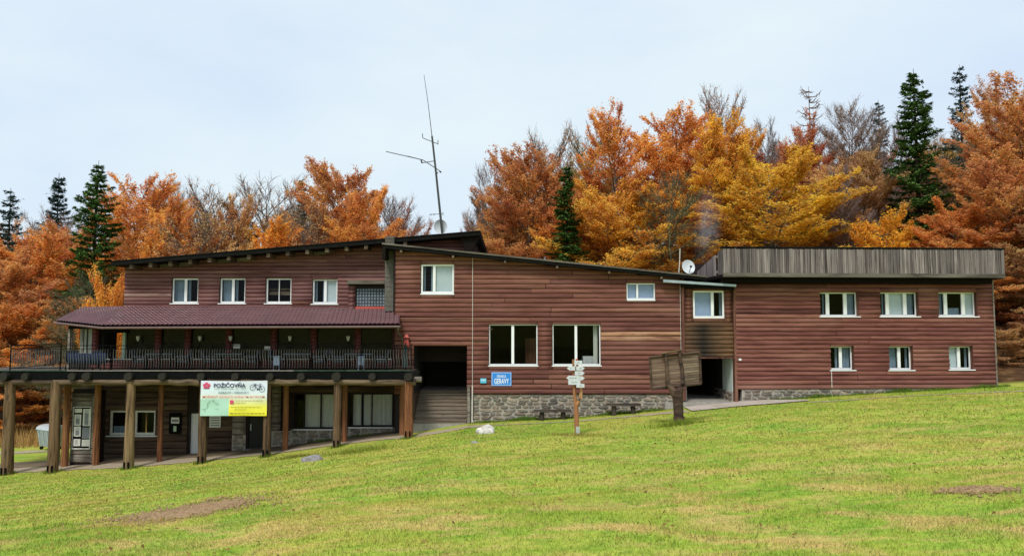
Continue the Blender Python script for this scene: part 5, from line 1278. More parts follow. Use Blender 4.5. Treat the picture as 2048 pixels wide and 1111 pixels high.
def beech(seed, H=18.0, Rc=4.6, base=0.16, limbs=30, dens=24, leaf=0.24, bark='bark', twigs=True, up=1.0, gap=0.0, topbare=0.0, flat=0.10, fine=0):
    rg = np.random.default_rng(seed); T = Tubes(); LP, LD, LN = [], [], []
    n = 10; zz = np.linspace(0, .90 * H, n); wx = np.cumsum(rg.normal(0, .10, n)); wy_ = np.cumsum(rg.normal(0, .10, n)); wx[0] = wy_[0] = 0
    trunk = np.stack([wx, wy_, zz], 1); T.add(trunk, np.linspace(.26, .035, n) * H / 18, 8)
    az = rg.uniform(0, 6.28)
    def leaves(A, B, dirv, k, spread):
        if k < 1: return
        t = rg.uniform(.05, 1.08, k); P = A + (B - A) * t[:, None]; h = nrm(np.array([-dirv[1], dirv[0], 0]) + 1e-6)
        P = P + h * rg.normal(0, spread, k)[:, None] + np.stack([rg.normal(0, .07, k), rg.normal(0, .07, k), rg.normal(-.03, flat, k)], 1)
        LP.append(P); LD.append(np.tile(dirv, (k, 1)) + h * rg.normal(0, .8, k)[:, None] + rg.normal(0, .25, (k, 3)))
        Nn = np.array([0, 0, 1.0]) + rg.normal(0, .48, (k, 3)); LN.append(Nn / np.linalg.norm(Nn, axis=1, keepdims=True))
    for i in range(limbs):
        t = (i + rg.uniform(0, 1)) / limbs; z0 = H * (base + (.90 - base) * t); az += 2.4 + rg.normal(0, .35)
        prof = Rc * max(.12, math.sin(math.pi * (0.16 + .74 * t))) ** .8 * rg.uniform(.72, 1.12)
        el = R(4 + 44 * t ** 1.4) * up + rg.normal(0, .10); ln = min(prof / max(.6, math.cos(el)), Rc * 1.1)
        d0 = np.array([math.cos(az) * math.cos(el), math.sin(az) * math.cos(el), math.sin(el)])
        s0 = np.array([np.interp(z0, zz, wx), np.interp(z0, zz, wy_), z0]); m = 6; P = [s0]; d = d0.copy()
        for q in range(1, m):
            d = nrm(d + np.array([0, 0, .07 if t > .35 else -.02]) + rg.normal(0, .09, 3)); P.append(P[-1] + d * ln / (m - 1))
        P = np.array(P); r0 = (.10 - .06 * t) * H / 18; T.add(P, np.linspace(r0, .014, m), 5)
        bare = topbare > 0 and t > 1 - topbare
        ns = int(4 + ln * 2.0)
        for sidx in range(ns):
            f = .18 + .82 * (sidx + rg.uniform(0, 1)) / ns; a = np.array([np.interp(f * (m - 1), range(m), P[:, c]) for c in range(3)])
            ld = nrm(P[min(m - 1, int(f * (m - 1)) + 1)] - P[int(f * (m - 1) - 1e-6)] + 1e-6)
            side = 1 if sidx % 2 else -1; sd = rot_z(ld, side * rg.uniform(.5, 1.15)); sd[2] = sd[2] * .55 + rg.normal(.05, .12) + (.15 if t > .75 else 0); sd = nrm(sd)
            sl_ = (.16 * ln + .55) * (1.2 - .35 * f) * rg.uniform(.7, 1.25); b = a + sd * sl_
            mid = (a + b) / 2 + np.array([0, 0, rg.normal(.04, .05)]); T.add(np.array([a, mid, b]), [.022, .016, .008], 3)
            skip = rg.uniform() < gap
            kk = int(sl_ * dens * (0.12 if bare else 1)); 
            if not skip: leaves(a, b, sd, kk, .16)
            for w in range(3 if not fine else 5):
                g = rg.uniform(.3, 1); a2 = a + (b - a) * g; td_ = rot_z(sd, rg.choice([-1, 1]) * rg.uniform(.4, .9)); td_[2] += rg.normal(.08, .12) + (.2 if t > .7 else 0); td_ = nrm(td_)
                b2 = a2 + td_ * sl_ * rg.uniform(.3, .6)
                if twigs: T.add(np.array([a2, b2]), [.012, .007], 3)
                for _f in range(fine):
                    a3 = a2 + (b2 - a2) * rg.uniform(.15, 1); t3 = nrm(td_ + rg.normal(0, .55, 3) + np.array([0, 0, .25])); T.add(np.array([a3, a3 + t3 * rg.uniform(.35, .8)]), [.011, .006], 3)
                if not skip: leaves(a2, b2, td_, int(np.linalg.norm(b2 - a2) * dens * (0.12 if bare else 1)), .13)
    bm_ = T.mesh('trunk', M[bark])
    if LP:
        P, D, N = np.concatenate(LP), np.concatenate(LD), np.concatenate(LN); k = len(P)
        V, F = leaf_quads(P, D, N, leaf * rg.uniform(.7, 1.3, k), leaf * .62 * rg.uniform(.7, 1.3, k)); cm = np_mesh('crown', V, F, M['leaf'])
    else: cm = None
    P = np.concatenate(T.V); H = float(np.percentile(P[:, 2], 99.7)); Rc = float(np.percentile(np.hypot(P[:, 0], P[:, 1]), 97))
    return bm_, cm, H, Rc

def spruce(seed, H=18.0, Rc=2.6, dens=1.0, gap=0.0, base=.06, droop=.24, power=.70):
    rg = np.random.default_rng(seed); T = Tubes(); LP, LD, LN = [], [], []
    T.add(np.array([[0, 0, 0], [0.05, 0, H*.5], [0, 0, H]]), [.22, .12, .012], 7)
    z = H * base
    while z < H * .985:
        t = z / H; Lr = Rc * (1 - t) ** power * (1.0 if t > .2 else .75 + t) + .10
        for q in range(6 if t < .85 else 5):
            if rg.uniform() < gap: continue
            az = rg.uniform(0, 6.28); ln = Lr * rg.uniform(.55, 1.22) * (1 + .22 * math.sin(az * 2 + z * 1.1 + seed)); h = np.array([math.cos(az), math.sin(az), 0]); s = np.array([-h[1], h[0], 0])
            m = 5; tt = np.linspace(0, 1, m); P = np.array([0, 0, z]) + h * (ln * tt)[:, None] + np.array([0, 0, 1.0]) * (ln * (.10 * tt - droop * tt ** 1.6 * (1 - t * 1.4) + .10 * tt ** 4))[:, None]
            T.add(P, np.linspace(.028, .006, m), 3)
            k = int(ln * 80 * dens) + 6; f = rg.uniform(.06, 1.0, k) ** .8; a = np.stack([np.interp(f, tt, P[:, c]) for c in range(3)], 1)
            lat = rg.normal(0, 1, k) * .31 * ln ** .5 * (1.1 - f); LP.append(a + s * lat[:, None] + np.array([0, 0, 1.0]) * (-np.abs(lat) * .28 + rg.normal(-.03, .05, k))[:, None])
            LD.append(h[None] * .8 + s[None] * (np.sign(lat) * .7)[:, None] + np.array([0, 0, -.35])[None] + rg.normal(0, .25, (k, 3)))
            Nn = np.array([0, 0, 1.0]) + h * .25 + rg.normal(0, .42, (k, 3)); LN.append(Nn / np.linalg.norm(Nn, axis=1, keepdims=True))
        z += .30 + .14 * (1 - t)
    P, D, N = np.concatenate(LP), np.concatenate(LD), np.concatenate(LN); k = len(P)
    V, F = leaf_quads(P, D, N, .26 * rg.uniform(.6, 1.3, k), .075 * rg.uniform(.7, 1.4, k))
    return T.mesh('trunk', M['bark_dark']), np_mesh('crown', V, F, M['needle']), H, Rc
def dead_conifer(seed, H=20.0, Rc=2.2):
    rg = np.random.default_rng(seed); T = Tubes(); T.add(np.array([[0, 0, 0], [0, 0, H*.6], [0.05, 0, H]]), [.20, .12, .02], 6)
    z = H * .45
    while z < H * .99:
        t = (z / H - .45) / .55; ln0 = Rc * (1 - t * .55)
        for q in range(4):
            az = rg.uniform(0, 6.28); h = np.array([math.cos(az), math.sin(az), 0]); ln = ln0 * rg.uniform(.5, 1.1); tt = np.linspace(0, 1, 6)
            P = np.array([0, 0, z]) + h * (ln * tt)[:, None] + np.array([0, 0, 1.0]) * (ln * (-.30 * tt + .62 * tt ** 2.6))[:, None]; T.add(P, np.linspace(.05, .025, 6), 4)
            for w in range(4):
                f = rg.uniform(.3, 1); a = np.array([np.interp(f, tt, P[:, c]) for c in range(3)]); b = a + nrm(h + rg.normal(0, .6, 3)) * rg.uniform(.2, .5); T.add(np.array([a, b]), [.022, .014], 3)
        z += .48
    return T.mesh('trunk', M['bark_purple']), None, H, Rc

PT = {}
PT['b1'] = beech(1, limbs=54, dens=44, leaf=.18); PT['b2'] = beech(2, Rc=5.2, limbs=56, dens=42, leaf=.18); PT['b3'] = beech(3, Rc=3.9, limbs=48, dens=44, leaf=.17, gap=.05); PT['b4'] = beech(4, Rc=5.6, base=.06, limbs=58, dens=42, leaf=.18)
PT['b5'] = beech(5, Rc=4.4, limbs=50, dens=36, leaf=.17, gap=.07, topbare=.22, fine=1); PT['s1'] = beech(6, Rc=4.4, limbs=50, dens=24, leaf=.17, gap=.06, topbare=.16, bark='bark_purple', up=1.0, fine=2)
PT['s2'] = beech(7, Rc=4.4, dens=15, leaf=.16, gap=.08, bark='bark_purple', limbs=46, up=1.0, topbare=.2, fine=3)
PT['n1'] = beech(8, Rc=4.2, dens=2.0, leaf=.2, gap=.3, bark='bark_green', limbs=38, up=1.0, fine=3)
PT['n2'] = beech(9, Rc=4.0, dens=1.5, leaf=.2, gap=.3, bark='bark_purple', limbs=38, up=1.1, fine=4)
PT['b6'] = beech(16, Rc=5.0, base=.12, limbs=60, dens=40, leaf=.18, gap=.04, up=.8); PT['b7'] = beech(17, Rc=4.4, base=.2, limbs=44, dens=44, leaf=.17, gap=.12, up=1.15)
PT['bush'] = beech(10, H=8.0, Rc=3.2, base=.04, limbs=24, dens=50, leaf=.17, up=.8)
PT['f1'] = spruce(21); PT['f2'] = spruce(22, Rc=2.9, dens=1.15); PT['f3'] = spruce(23, Rc=2.6, gap=.42, dens=.75, base=.3, droop=.30); PT['f4'] = spruce(24, Rc=1.9, dens=1.1, power=.7)
PT['dead'] = dead_conifer(31)

def tree(kind, px, ytop, Y, wpx, col, label, group=None, cat='tree', name=None, sink=0.15):
    bm_, cm, H, Rc = PT[kind]; top = at(px, ytop, Y); zg = float(gz(top[0], Y)); h = top[2] - zg + sink
    wr = wpx * Y / FPX / 2 * (1.34 if kind[0] in 'bsn' else 1.0); sz_ = h / (H * (.985 if kind[0] in 'fd' else 1.0)); sx_ = wr / Rc
    o = empty(name or {'f': 'spruce_tree', 'd': 'dead_conifer', 'n': 'bare_tree'}.get(kind[0] if kind != 'dead' else 'd', 'beech_tree'), (float(top[0]), Y, zg - sink))
    rz = random.uniform(0, 6.28); k_ = 1.0 if kind[0] in 'bsn' else .25; tx, ty = random.uniform(-.05, .05) * k_, random.uniform(-.05, .05) * k_; fx = random.uniform(.9, 1.12)
    for nm, me in (('trunk', bm_), ('crown', cm)):
        if me is None: continue
        c = bpy.data.objects.new(nm, me); COL.objects.link(c); c.parent = o; c.scale = (sx_ * fx, sx_ / fx, sz_); c.rotation_euler = (tx, ty, rz); c.color = (*col, 1)
    tag(o, label, cat, group); return o
random.seed(44)
ORANGE = (.84, .41, .125); RUST = (.71, .345, .135); GOLD = (.84, .485, .09); BRN = (.60, .36, .17); BRIGHT = (.88, .42, .09); REDR = (.66, .25, .11); OLIVE = (.55, .39, .13); YEL = (.83, .54, .085); TAN = (.76, .465, .205)
GREEN = (.075, .145, .035); DKG = (.034, .072, .034); BLG = (.045, .080, .072); GRG = (.09, .11, .06); GREY = (.40, .27, .17)
G1 = 'forest behind the lodge'
TREES = [
 # right of the mast: front row
 ('b4', 1250, 365, 52, 250, GOLD, 'broad low golden orange beech directly above the middle roof'),
 ('b2', 1548, 300, 52, 240, YEL, 'broad golden yellow beech above the left end of the plank parapet'),
 ('n1', 1347, 345, 50, 150, OLIVE, 'bare mossy green trunked tree left of the smaller dish'),
 ('b3', 1432, 400, 53, 120, TAN, 'tawny beech between the bare mossy tree and the golden beech'),
 ('b1', 1150, 400, 55, 150, ORANGE, 'orange beech low behind the roof, in front of the small dark spruce'),
 ('f4', 1131, 333, 50.5, 140, GREEN, 'slim dark green spruce rising above the middle of the long roof'),
 ('b6', 1062, 300, 57, 170, RUST, 'rusty brown beech right of the roof end of the left wing'),
 ('b3', 1000, 385, 60, 110, TAN, 'pale rusty young beech beside the roof end of the left wing'),
 ('s2', 960, 420, 64, 70, RUST, 'thin half bare sapling at the left edge of the right hand forest'),
 ('s1', 1005, 330, 68, 90, GREY, 'grey half bare beech at the left flank of the right hand forest'),
 ('b5', 1098, 262, 60, 150, RUST, 'tall rusty beech forming the left shoulder of the right hand forest'),
 ('b5', 1170, 245, 64, 140, OLIVE, 'olive brown thinning beech behind the slim spruce'),
 ('b7', 1240, 216, 58, 170, ORANGE, 'tall vivid orange beech above the middle roof'),
 ('b6', 1345, 232, 60, 190, ORANGE, 'wide orange beech in the middle of the right hand forest'),
 ('b5', 1432, 178, 66, 130, REDR, 'tallest dark red beech with a pointed top'),
 ('b2', 1455, 240, 56, 190, GOLD, 'big golden orange beech in front of the dark red one'),
 ('n2', 1527, 240, 66, 80, GREY, 'small grey bare tree between the golden beech and the dead conifer'),
 ('dead', 1620, 181, 62, 100, GREY, 'dead conifer skeleton standing against the sky'),
 ('b3', 1597, 240, 60, 105, REDR, 'red orange beech at the foot of the dead conifer'),
 ('b1', 1640, 330, 55, 120, TAN, 'tan brown beech below the dead conifer'),
 ('s2', 1690, 210, 60, 140, GREY, 'tall grey purple half bare beech right of the dead conifer'),
 ('n2', 1690, 330, 52, 90, GREY, 'dark bare trunked tree above the middle of the parapet'),
 ('b1', 1735, 300, 55, 130, BRN, 'brown beech left of the tall green spruce'),
 ('f3', 1757, 205, 72, 105, BLG, 'small distant spruce between the grey beech and the tall green spruce'),
 ('n2', 1785, 235, 66, 100, GREY, 'grey bare tree just left of the tall green spruce'),
 ('f2', 1826, 143, 53, 215, GREEN, 'tall full dark green spruce above the right wing'),
 ('bush', 1762, 428, 48, 120, (.85, .45, .06), 'low bright yellow orange beech just over the parapet'),
 ('f3', 1912, 137, 62, 130, BLG, 'tall thin spruce with ragged top right of the big green spruce'),
 ('n1', 1915, 262, 57, 130, GREY, 'bare grey tree right of the tall green spruce'),
 ('b7', 1965, 163, 60, 120, TAN, 'tall tan orange beech near the right edge'),
 ('b2', 1895, 400, 48, 180, ORANGE, 'low orange beech behind the right half of the parapet'),
 ('s1', 1870, 330, 58, 120, BRN, 'brown thinning beech behind the tall green spruce'),
 ('b4', 2045, 170, 50, 260, RUST, 'huge rusty orange beech filling the right edge'),
 ('b4', 1990, 330, 46.5, 190, RUST, 'dense rust brown beech right behind the end of the right wing'),
 ('b4', 2085, 380, 44, 190, BRN, 'dark rust beech at the right border beside the wing'),
 # left of the mast
 ('b4', 65, 470, 57, 230, ORANGE, 'broad dull orange beech at the left above the terrace'),
 ('b2', -10, 500, 52, 200, RUST, 'rust brown beech cut by the left border'),
 ('b1', 150, 440, 62, 150, RUST, 'rusty beech just left of the big left spruce'),
 ('f2', 194, 328, 56, 205, GREEN, 'big dark green spruce left of the left wing'),
 ('f3', 22, 383, 70, 180, BLG, 'bluish spruce with sparse boughs at the left border'),
 ('f1', 117, 353, 76, 160, BLG, 'bluish pointed spruce between the two other left spruces'),
 ('s1', 85, 420, 72, 110, GREY, 'grey half bare beech behind the bluish spruces'),
 ('b6', 262, 356, 62, 170, ORANGE, 'tall orange beech right of the big left spruce'),
 ('b1', 330, 405, 58, 140, ORANGE, 'orange beech above the low end of the left roof'),
 ('s2', 362, 372, 66, 130, BRN, 'grey brown half bare beech above the low end of the left roof'),
 ('b5', 440, 366, 64, 165, RUST, 'reddish brown thinning beech above the left roof'),
 ('s1', 525, 362, 66, 190, BRN, 'grey brown half bare beech in the middle of the left forest'),
 ('b1', 545, 450, 54, 150, BRIGHT, 'low bright orange beech just above the left roof'),
 ('b5', 405, 415, 57, 160, TAN, 'low tawny brown beech above the left roof'),
 ('f4', 603, 358, 60, 75, DKG, 'slim dark spruce left of the rounded rusty crown'),
 ('b6', 675, 328, 60, 190, RUST, 'rounded rusty thinning beech left of the mast'),
 ('b1', 735, 378, 56, 125, ORANGE, 'orange beech beside the highest part of the left roof'),
 ('b5', 625, 400, 55, 140, TAN, 'tan leaved young beech below the rounded rusty crown'),
 ('b7', 485, 395, 62, 130, TAN, 'tan beech between the reddish and the grey brown left crowns'),
 ('b5', 592, 385, 63, 120, BRN, 'brown thinning beech behind the slim dark spruce'),
 ('s2', 785, 395, 64, 115, REDR, 'thin purple twigged tree at the right end of the left forest'),
 ('n2', 800, 435, 72, 70, GREY, 'low grey bare tree closest to the mast'),
 ('bush', 78, 768, 60, 82, BRIGHT, 'small bright orange beech seen under the terrace'),
 ('bush', 10, 785, 66, 70, REDR, 'small red sapling under the terrace at the left border'),
 ('n1', 178, 545, 48, 130, GREY, 'dark bare shrub under the big left spruce'),
 ('bush', 228, 545, 46, 80, BRIGHT, 'bright orange beech against the left end wall of the lodge'),
 ('b4', 120, 590, 52, 170, TAN, 'low tan beech just behind the left end of the terrace'),
 ('b4', 20, 610, 50, 180, ORANGE, 'low orange brown beech behind the corner of the railing'),
]
for a in TREES: tree(*a[:6], a[6], group=G1)
MARK = [(10, 'the border spruce'), (117, 'the bluish pointed spruce'), (194, 'the big left spruce'), (262, 'the tall orange beech'), (362, 'the grey brown beech'), (440, 'the reddish thinning beech'), (545, 'the low bright orange beech'), (603, 'the slim dark spruce'), (675, 'the rounded rusty crown'), (735, 'the orange beech at the roof peak'), (790, 'the purple twigged tree'), (1000, 'the pale young beech'), (1062, 'the rusty brown beech'), (1131, 'the slim green spruce'), (1240, 'the vivid orange beech'), (1345, 'the wide orange beech'), (1432, 'the dark red beech'), (1540, 'the golden yellow beech'), (1620, 'the dead conifer'), (1690, 'the grey purple beech'), (1757, 'the small distant spruce'), (1826, 'the tall green spruce'), (1912, 'the ragged thin spruce'), (1965, 'the tall tan beech'), (2040, 'the huge rusty beech'), (2130, 'the right border')]
def near_mark(px): return min(MARK, key=lambda m: abs(m[0] - px))[1]
# rows deeper in the wood, mostly hidden: nothing tells them apart
rg = random.Random(91)
for i in range(16):
    px = -60 + i * 58 + rg.uniform(-15, 15); tree(rg.choice(['s1', 's2', 'b5', 'b3']), px, 440 + rg.uniform(-25, 40), 82 + rg.uniform(-4, 6), 120, rg.choice([GREY, RUST, BRN, TAN]), 'half hidden beech deep in the left forest behind ' + near_mark(px), 'back row of the left forest')
for i in range(20):
    px = 1010 + i * 58 + rg.uniform(-15, 15); y = np.interp(px, [960, 1100, 1400, 1900, 2150], [430, 330, 290, 250, 240]); tree(rg.choice(['s1', 'b5', 'b1', 'b3']), px, y + rg.uniform(-10, 40), 72 + rg.uniform(-4, 6), 125, rg.choice([RUST, BRN, OLIVE, ORANGE]), 'half hidden beech deep in the right forest behind ' + near_mark(px), 'back row of the right forest')
for i in range(9):
    px = -40 + i * 30; tree('f1', px, 700 + rg.uniform(-20, 20), 78 + rg.uniform(-4, 4), 60, DKG, 'dark young spruce in the shaded edge of the wood under the terrace', 'young spruces at the wood edge')
for i in range(8):
    px = 1975 + i * 22; tree('b3', px, 560 + rg.uniform(-40, 30), 54 + rg.uniform(-3, 6), 90, RUST, 'low rust beech in the understorey right of the right wing', 'understorey right of the wing')

for px, y, Y_, lab in ((2010, 655, 41.5, 'low rust bush nearest the corner of the right wing'), (2052, 640, 42.5, 'low rust bush at the right border, lower one'), (2035, 600, 46, 'rust bush between the right wing and the border')):
    tree('bush', px, y, Y_, 75, BRN, lab, 'bushes right of the wing', cat='bush', name='beech_bush')
# ---------------------------------------------------------------- grass, dry reeds, soil
rg = np.random.default_rng(5)
def blades(zones, mat, name, label, seed=1, mask=None, lean=.5):
    r = np.random.default_rng(seed); V = []
    for (y0, y1, hw, dens, h, w) in zones:
        area = (y1 - y0) * hw * 2; n = int(area * dens); X = r.uniform(-hw, hw, n); Y = r.uniform(y0, y1, n)
        k = np.abs(X) < Y * .72 + 2.5; X, Y = X[k], Y[k]
        if mask is not None: k = mask(X, Y); X, Y = X[k], Y[k]
        cl = .75 + .5 * np.clip(.5 + .5 * np.sin(X * 3.1 + np.sin(Y * 2.3) * 2) * np.cos(Y * 2.7 + X), 0, 1)
        n = len(X); Z = gz(X, Y); a = r.uniform(0, 6.28, n); hh = h * r.uniform(.45, 1.3, n) * cl; ww = w * r.uniform(.6, 1.4, n)
        le = r.normal(0, lean, (n, 2)) * hh[:, None]; dx, dy = np.cos(a) * ww / 2, np.sin(a) * ww / 2
        A = np.stack([X - dx, Y - dy, Z - .01], 1); B = np.stack([X + dx, Y + dy, Z - .01], 1); C = np.stack([X + le[:, 0], Y + le[:, 1], Z + hh], 1)
        V.append(np.stack([A, B, C], 1).reshape(-1, 3))
    V = np.concatenate(V); me = np_mesh(name, V, np.arange(len(V)).reshape(-1, 3), mat)
    o = bpy.data.objects.new(name, me); COL.objects.link(o); tag(o, label, 'grass', kind='stuff'); return o
def meadow_mask(X, Y):
    k = np.ones(len(X), bool)
    k &= ~((X > FD.u(-60)) & (X < FD.u(400)) & (Y > 33.3)); k &= ~((X > FD.u(400)) & (X < mu0 + 3.5) & (Y > 32.9 + .0 * X))
    k &= ~((X > 7.6) & (X < 13.5) & (Y > 33.4)); k &= ~((X > -3) & (X < 8.2) & (np.abs(Y - 33.5) < .2)); k &= Y < 35.0
    return k
blades([(2.2, 7, 8.5, 3000, .034, .007), (7, 13, 12.5, 1200, .038, .011), (13, 22, 19, 420, .042, .020), (22, 35, 29, 150, .05, .036)], M['blade'], 'meadow_grass', 'short meadow grass with yellowing blades', 3, meadow_mask)
M['reed'] = leaf_mat('dry_reed', .4, .35, .015)
def reeds():
    o = blades([(43, 66, 46, 26, .85, .06)], M['reed'], 'dry_tall_grass', 'tall dry straw coloured grass at the wood edge left of the lodge', 9, lambda X, Y: (X < -15) & (X < -22 + (Y - 43) * .1), lean=.25)
    o.color = (.50, .33, .13, 1)
reeds()
# ranker grass and weeds left uncut along the foot of the walls
def wall_weeds():
    q = np.random.default_rng(21); X = np.concatenate([q.uniform(FM.u(942), FM.u(1345), 5200), q.uniform(FR.w(1.6, 0, 0)[0], FR.w(ru1 + .5, 0, 0)[0], 4200), q.uniform(FG.u(590), FG.u(800), 500)]); n = len(X)
    wy_ = np.where(X < FM.u(800), 35.95, np.where(X < FM.u(1400), 34.92, 35 + (X - FR.x) * math.tan(R(3)) - .12)); Y = wy_ - np.abs(q.normal(0, .16, n)); Z = gz(X, Y)
    cl = np.clip(.5 + .6 * np.sin(X * 2.3) * np.sin(X * .9 + 1) + q.normal(0, .15, n), .15, 1.2); hh = .19 * cl * q.uniform(.4, 1.3, n); a = q.uniform(0, 6.28, n); w = .013; le = q.normal(0, .45, (n, 2)) * hh[:, None]
    A = np.stack([X - np.cos(a) * w, Y - np.sin(a) * w, Z - .02], 1); B = np.stack([X + np.cos(a) * w, Y + np.sin(a) * w, Z - .02], 1); C = np.stack([X + le[:, 0], np.minimum(Y + le[:, 1], wy_), Z + hh], 1)
    V = np.stack([A, B, C], 1).reshape(-1, 3); o = bpy.data.objects.new('wall_weeds', np_mesh('wall_weeds', V, np.arange(len(V)).reshape(-1, 3), M['reed'])); COL.objects.link(o); o.color = (.13, .22, .03, 1); tag(o, 'uncut green weeds along the foot of the lodge walls', 'weeds', kind='stuff')
wall_weeds()
def post_grass():
    q = np.random.default_rng(33); X, Y = [], []
    for px, py, r_ in POSTS:
        n = 170; a = q.uniform(0, 6.28, n); d = r_ * 1.1 + np.abs(q.normal(0, .10, n)); X.append(FD.u(px) + np.cos(a) * d); Y.append(33.02 + np.sin(a) * d - .06)
    X, Y = np.concatenate(X), np.concatenate(Y); n = len(X); Z = gz(X, Y); hh = .14 * q.uniform(.3, 1.3, n); a = q.uniform(0, 6.28, n); w = .012; le = q.normal(0, .4, (n, 2)) * hh[:, None]
    A = np.stack([X - np.cos(a) * w, Y - np.sin(a) * w, Z - .02], 1); B = np.stack([X + np.cos(a) * w, Y + np.sin(a) * w, Z - .02], 1); C = np.stack([X + le[:, 0], Y + le[:, 1], Z + hh], 1)
    V = np.stack([A, B, C], 1).reshape(-1, 3); o = bpy.data.objects.new('post_grass', np_mesh('post_grass', V, np.arange(len(V)).reshape(-1, 3), M['reed'])); COL.objects.link(o); o.color = (.17, .24, .035, 1); tag(o, 'tufts of uncut grass round the feet of the terrace posts', 'grass', kind='stuff')
post_grass()
# tufts round the map board foot and the mounds
def tuft(px, py, n, r_, h, col, label, seed):
    x, y = gpt(px, py); q = np.random.default_rng(seed); X, Y = x + q.normal(0, r_, n), y + q.normal(0, r_ * .5, n); Z = gz(X, Y); a = q.uniform(0, 6.28, n); hh = h * q.uniform(.4, 1.2, n); le = q.normal(0, .6, (n, 2)) * hh[:, None]; w = .014
    A = np.stack([X - np.cos(a) * w, Y - np.sin(a) * w, Z - .02], 1); B = np.stack([X + np.cos(a) * w, Y + np.sin(a) * w, Z - .02], 1); C = np.stack([X + le[:, 0], Y + le[:, 1], Z + hh], 1)
    V = np.stack([A, B, C], 1).reshape(-1, 3); o = bpy.data.objects.new('grass_tuft', np_mesh('grass_tuft', V, np.arange(len(V)).reshape(-1, 3), M['reed'])); COL.objects.link(o); o.color = (*col, 1); tag(o, label, 'grass', kind='stuff')
tuft(1357, 850, 700, .45, .22, (.22, .27, .04), 'rough grass tuft round the foot of the map board', 1)
tuft(720, 902, 900, .7, .20, (.26, .29, .05), 'rough grass mound below the right terrace posts', 2)
tuft(590, 915, 500, .4, .16, (.24, .25, .05), 'rough grass left of the flat grey stone', 3)
tuft(1155, 870, 500, .6, .10, (.33, .26, .08), 'dry grass round the foot of the signpost', 4)
# turned soil: clods lying on a low patch
def soil(px0, px1, py0, py1, n, label, seed, size=.05):
    q = np.random.default_rng(seed); V, F = [], []; b = 0
    a0, a1 = gpt((px0 + px1) / 2, py1), gpt((px0 + px1) / 2, py0); yc, hy = (a0[1] + a1[1]) / 2, abs(a1[1] - a0[1]) / 2
    xl, xr = gpt(px0, (py0 + py1) / 2)[0], gpt(px1, (py0 + py1) / 2)[0]; xc, hx = (xl + xr) / 2, (xr - xl) / 2
    for _ in range(n):
        t, s = q.uniform(0, 6.28), abs(q.normal(0, .45)); x, y = xc + hx * s * math.cos(t), yc + hy * s * math.sin(t) + (x_ := 0) + .12 * (s * math.cos(t)) * hy
        r_ = size * q.uniform(.35, 1.3) * (1.2 - .5 * min(1, s)); z = float(gz(x, y)); P = q.normal(0, 1, (6, 3)); 
        P = np.array([[1,0,0],[-1,0,0],[0,1,0],[0,-1,0],[0,0,1],[0,0,-1]], float) * r_ * q.uniform(.5, 1.2, (6, 1)) + q.normal(0, r_ * .2, (6, 3)); P[:, 2] *= .7
        V.append(P + [x, y, z + r_ * .2]); F.append(np.array([[0,2,4],[2,1,4],[1,3,4],[3,0,4],[2,0,5],[1,2,5],[3,1,5],[0,3,5]]) + b); b += 6
    o = bpy.data.objects.new('soil_patch', np_mesh('soil_patch', np.concatenate(V), np.concatenate(F), M['soil'])); COL.objects.link(o); tag(o, label, 'soil', kind='stuff')
soil(262, 490, 1003, 1042, 3200, 'patch of turned brown soil in the meadow at lower left', 1, .06)
soil(1845, 2075, 974, 992, 900, 'strip of torn brown turf in the meadow at the right', 2, .05)
def soil_base(px0, px1, py0, py1, label, seed):
    a0, a1 = gpt((px0 + px1) / 2, py1), gpt((px0 + px1) / 2, py0); yc, hy = (a0[1] + a1[1]) / 2, abs(a1[1] - a0[1]) / 2
    xl, xr = gpt(px0, (py0 + py1) / 2)[0], gpt(px1, (py0 + py1) / 2)[0]; xc, hx = (xl + xr) / 2, (xr - xl) / 2; q = np.random.default_rng(seed); V = [(xc, yc, float(gz(xc, yc)) + .035)]; F = []; k = 40; nr = 5
    jag = q.uniform(.55, 1.0, k)
    for r in range(1, nr + 1):
        for i in range(k):
            t = 2 * math.pi * i / k; s = r / nr * jag[i]; x, y = xc + hx * s * math.cos(t), yc + hy * s * math.sin(t) + .12 * s * math.cos(t) * hy; V.append((x, y, float(gz(x, y)) + .035 * (1 - (r / nr) ** 2) + .008 + (q.uniform(0, .03) if r < nr else -.02)))
    V = np.array(V); F = [(0, 1 + i, 1 + (i + 1) % k, 1 + (i + 1) % k) for i in range(0)]
    for r in range(nr - 1):
        for i in range(k): a, b = 1 + r * k + i, 1 + r * k + (i + 1) % k; F.append((a, a + k, b + k, b))
    for i in range(0, k, 2): F.append((0, 1 + i, 1 + (i + 1) % k, 1 + (i + 2) % k))
    o = bpy.data.objects.new('bare_soil', np_mesh('bare_soil', V, np.array(F), M['soil'], False)); COL.objects.link(o); tag(o, label, 'soil', kind='structure')
soil_base(300, 455, 1010, 1037, 'bare brown soil under the turned patch at lower left', 4)
soil_base(1870, 2050, 979, 988, 'bare brown strip under the torn turf at the right', 5)
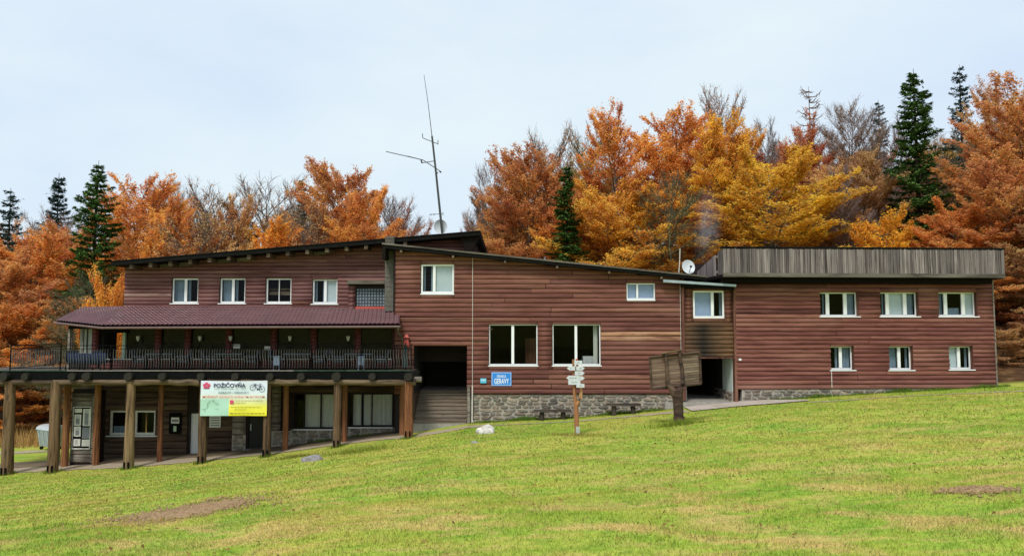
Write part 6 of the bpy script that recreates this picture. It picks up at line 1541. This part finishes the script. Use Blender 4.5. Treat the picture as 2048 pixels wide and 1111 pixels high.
def leaflitter():
    q = np.random.default_rng(8); n = 2600; X = q.uniform(-26, 26, n); Y = q.uniform(4, 34, n); k = meadow_mask(X, Y) & (np.abs(X) < Y * .75); X, Y = X[k], Y[k]; n = len(X)
    P = np.stack([X, Y, gz(X, Y) + .05], 1); N = np.array([0, 0, 1.0]) + q.normal(0, .4, (n, 3)); N /= np.linalg.norm(N, axis=1, keepdims=True)
    V, F = leaf_quads(P, q.normal(0, 1, (n, 3)), N, q.uniform(.05, .09, n), q.uniform(.035, .06, n)); o = bpy.data.objects.new('fallen_leaves', np_mesh('fallen_leaves', V, F, M['reed'])); COL.objects.link(o); o.color = (.30, .20, .07, 1); tag(o, 'fallen tan leaves scattered over the meadow', 'leaves', kind='stuff')
leaflitter()

# ---------------------------------------------------------------- thin chimney smoke drifting up behind the link roof
def smoke():
    import bmesh
    a, b = at(1406, 545, 44), at(1424, 345, 44.6); bm = bmesh.new(); bmesh.ops.create_icosphere(bm, subdivisions=4, radius=1.0)
    me = bpy.data.meshes.new('chimney_smoke'); bm.to_mesh(me); bm.free(); o = bpy.data.objects.new('chimney_smoke', me); COL.objects.link(o)
    d = Vector(b - a); o.location = Vector((a + b) / 2); o.rotation_euler = d.to_track_quat('Z', 'Y').to_euler(); o.scale = (1.05, 1.05, d.length / 2)
    tag(o, 'thin blue grey chimney smoke drifting up behind the smaller dish', 'smoke', kind='stuff')
    t = NT('thin_smoke'); v = t.node('VolumePrincipled'); v.inputs['Color'].default_value = (.72, .78, .90, 1)
    ln = t.node('VectorMath'); ln.operation = 'LENGTH'; t.link(t.node('TexCoord').outputs['Object'], ln.inputs[0])
    fall = t.maprange(ln.outputs['Value'], .25, 1.0, 1.0, 0.0); n = t.noise(1.3, 4, .6, t.pos((1, 1, .55)), .8)
    t.link(t.math('MULTIPLY', t.math('MULTIPLY', fall, fall), t.maprange(n, .40, .68, 0, .75)), v.inputs['Density']); t.link(v.outputs[0], t.out.inputs['Volume'])
    me.materials.append(t.m)
smoke()
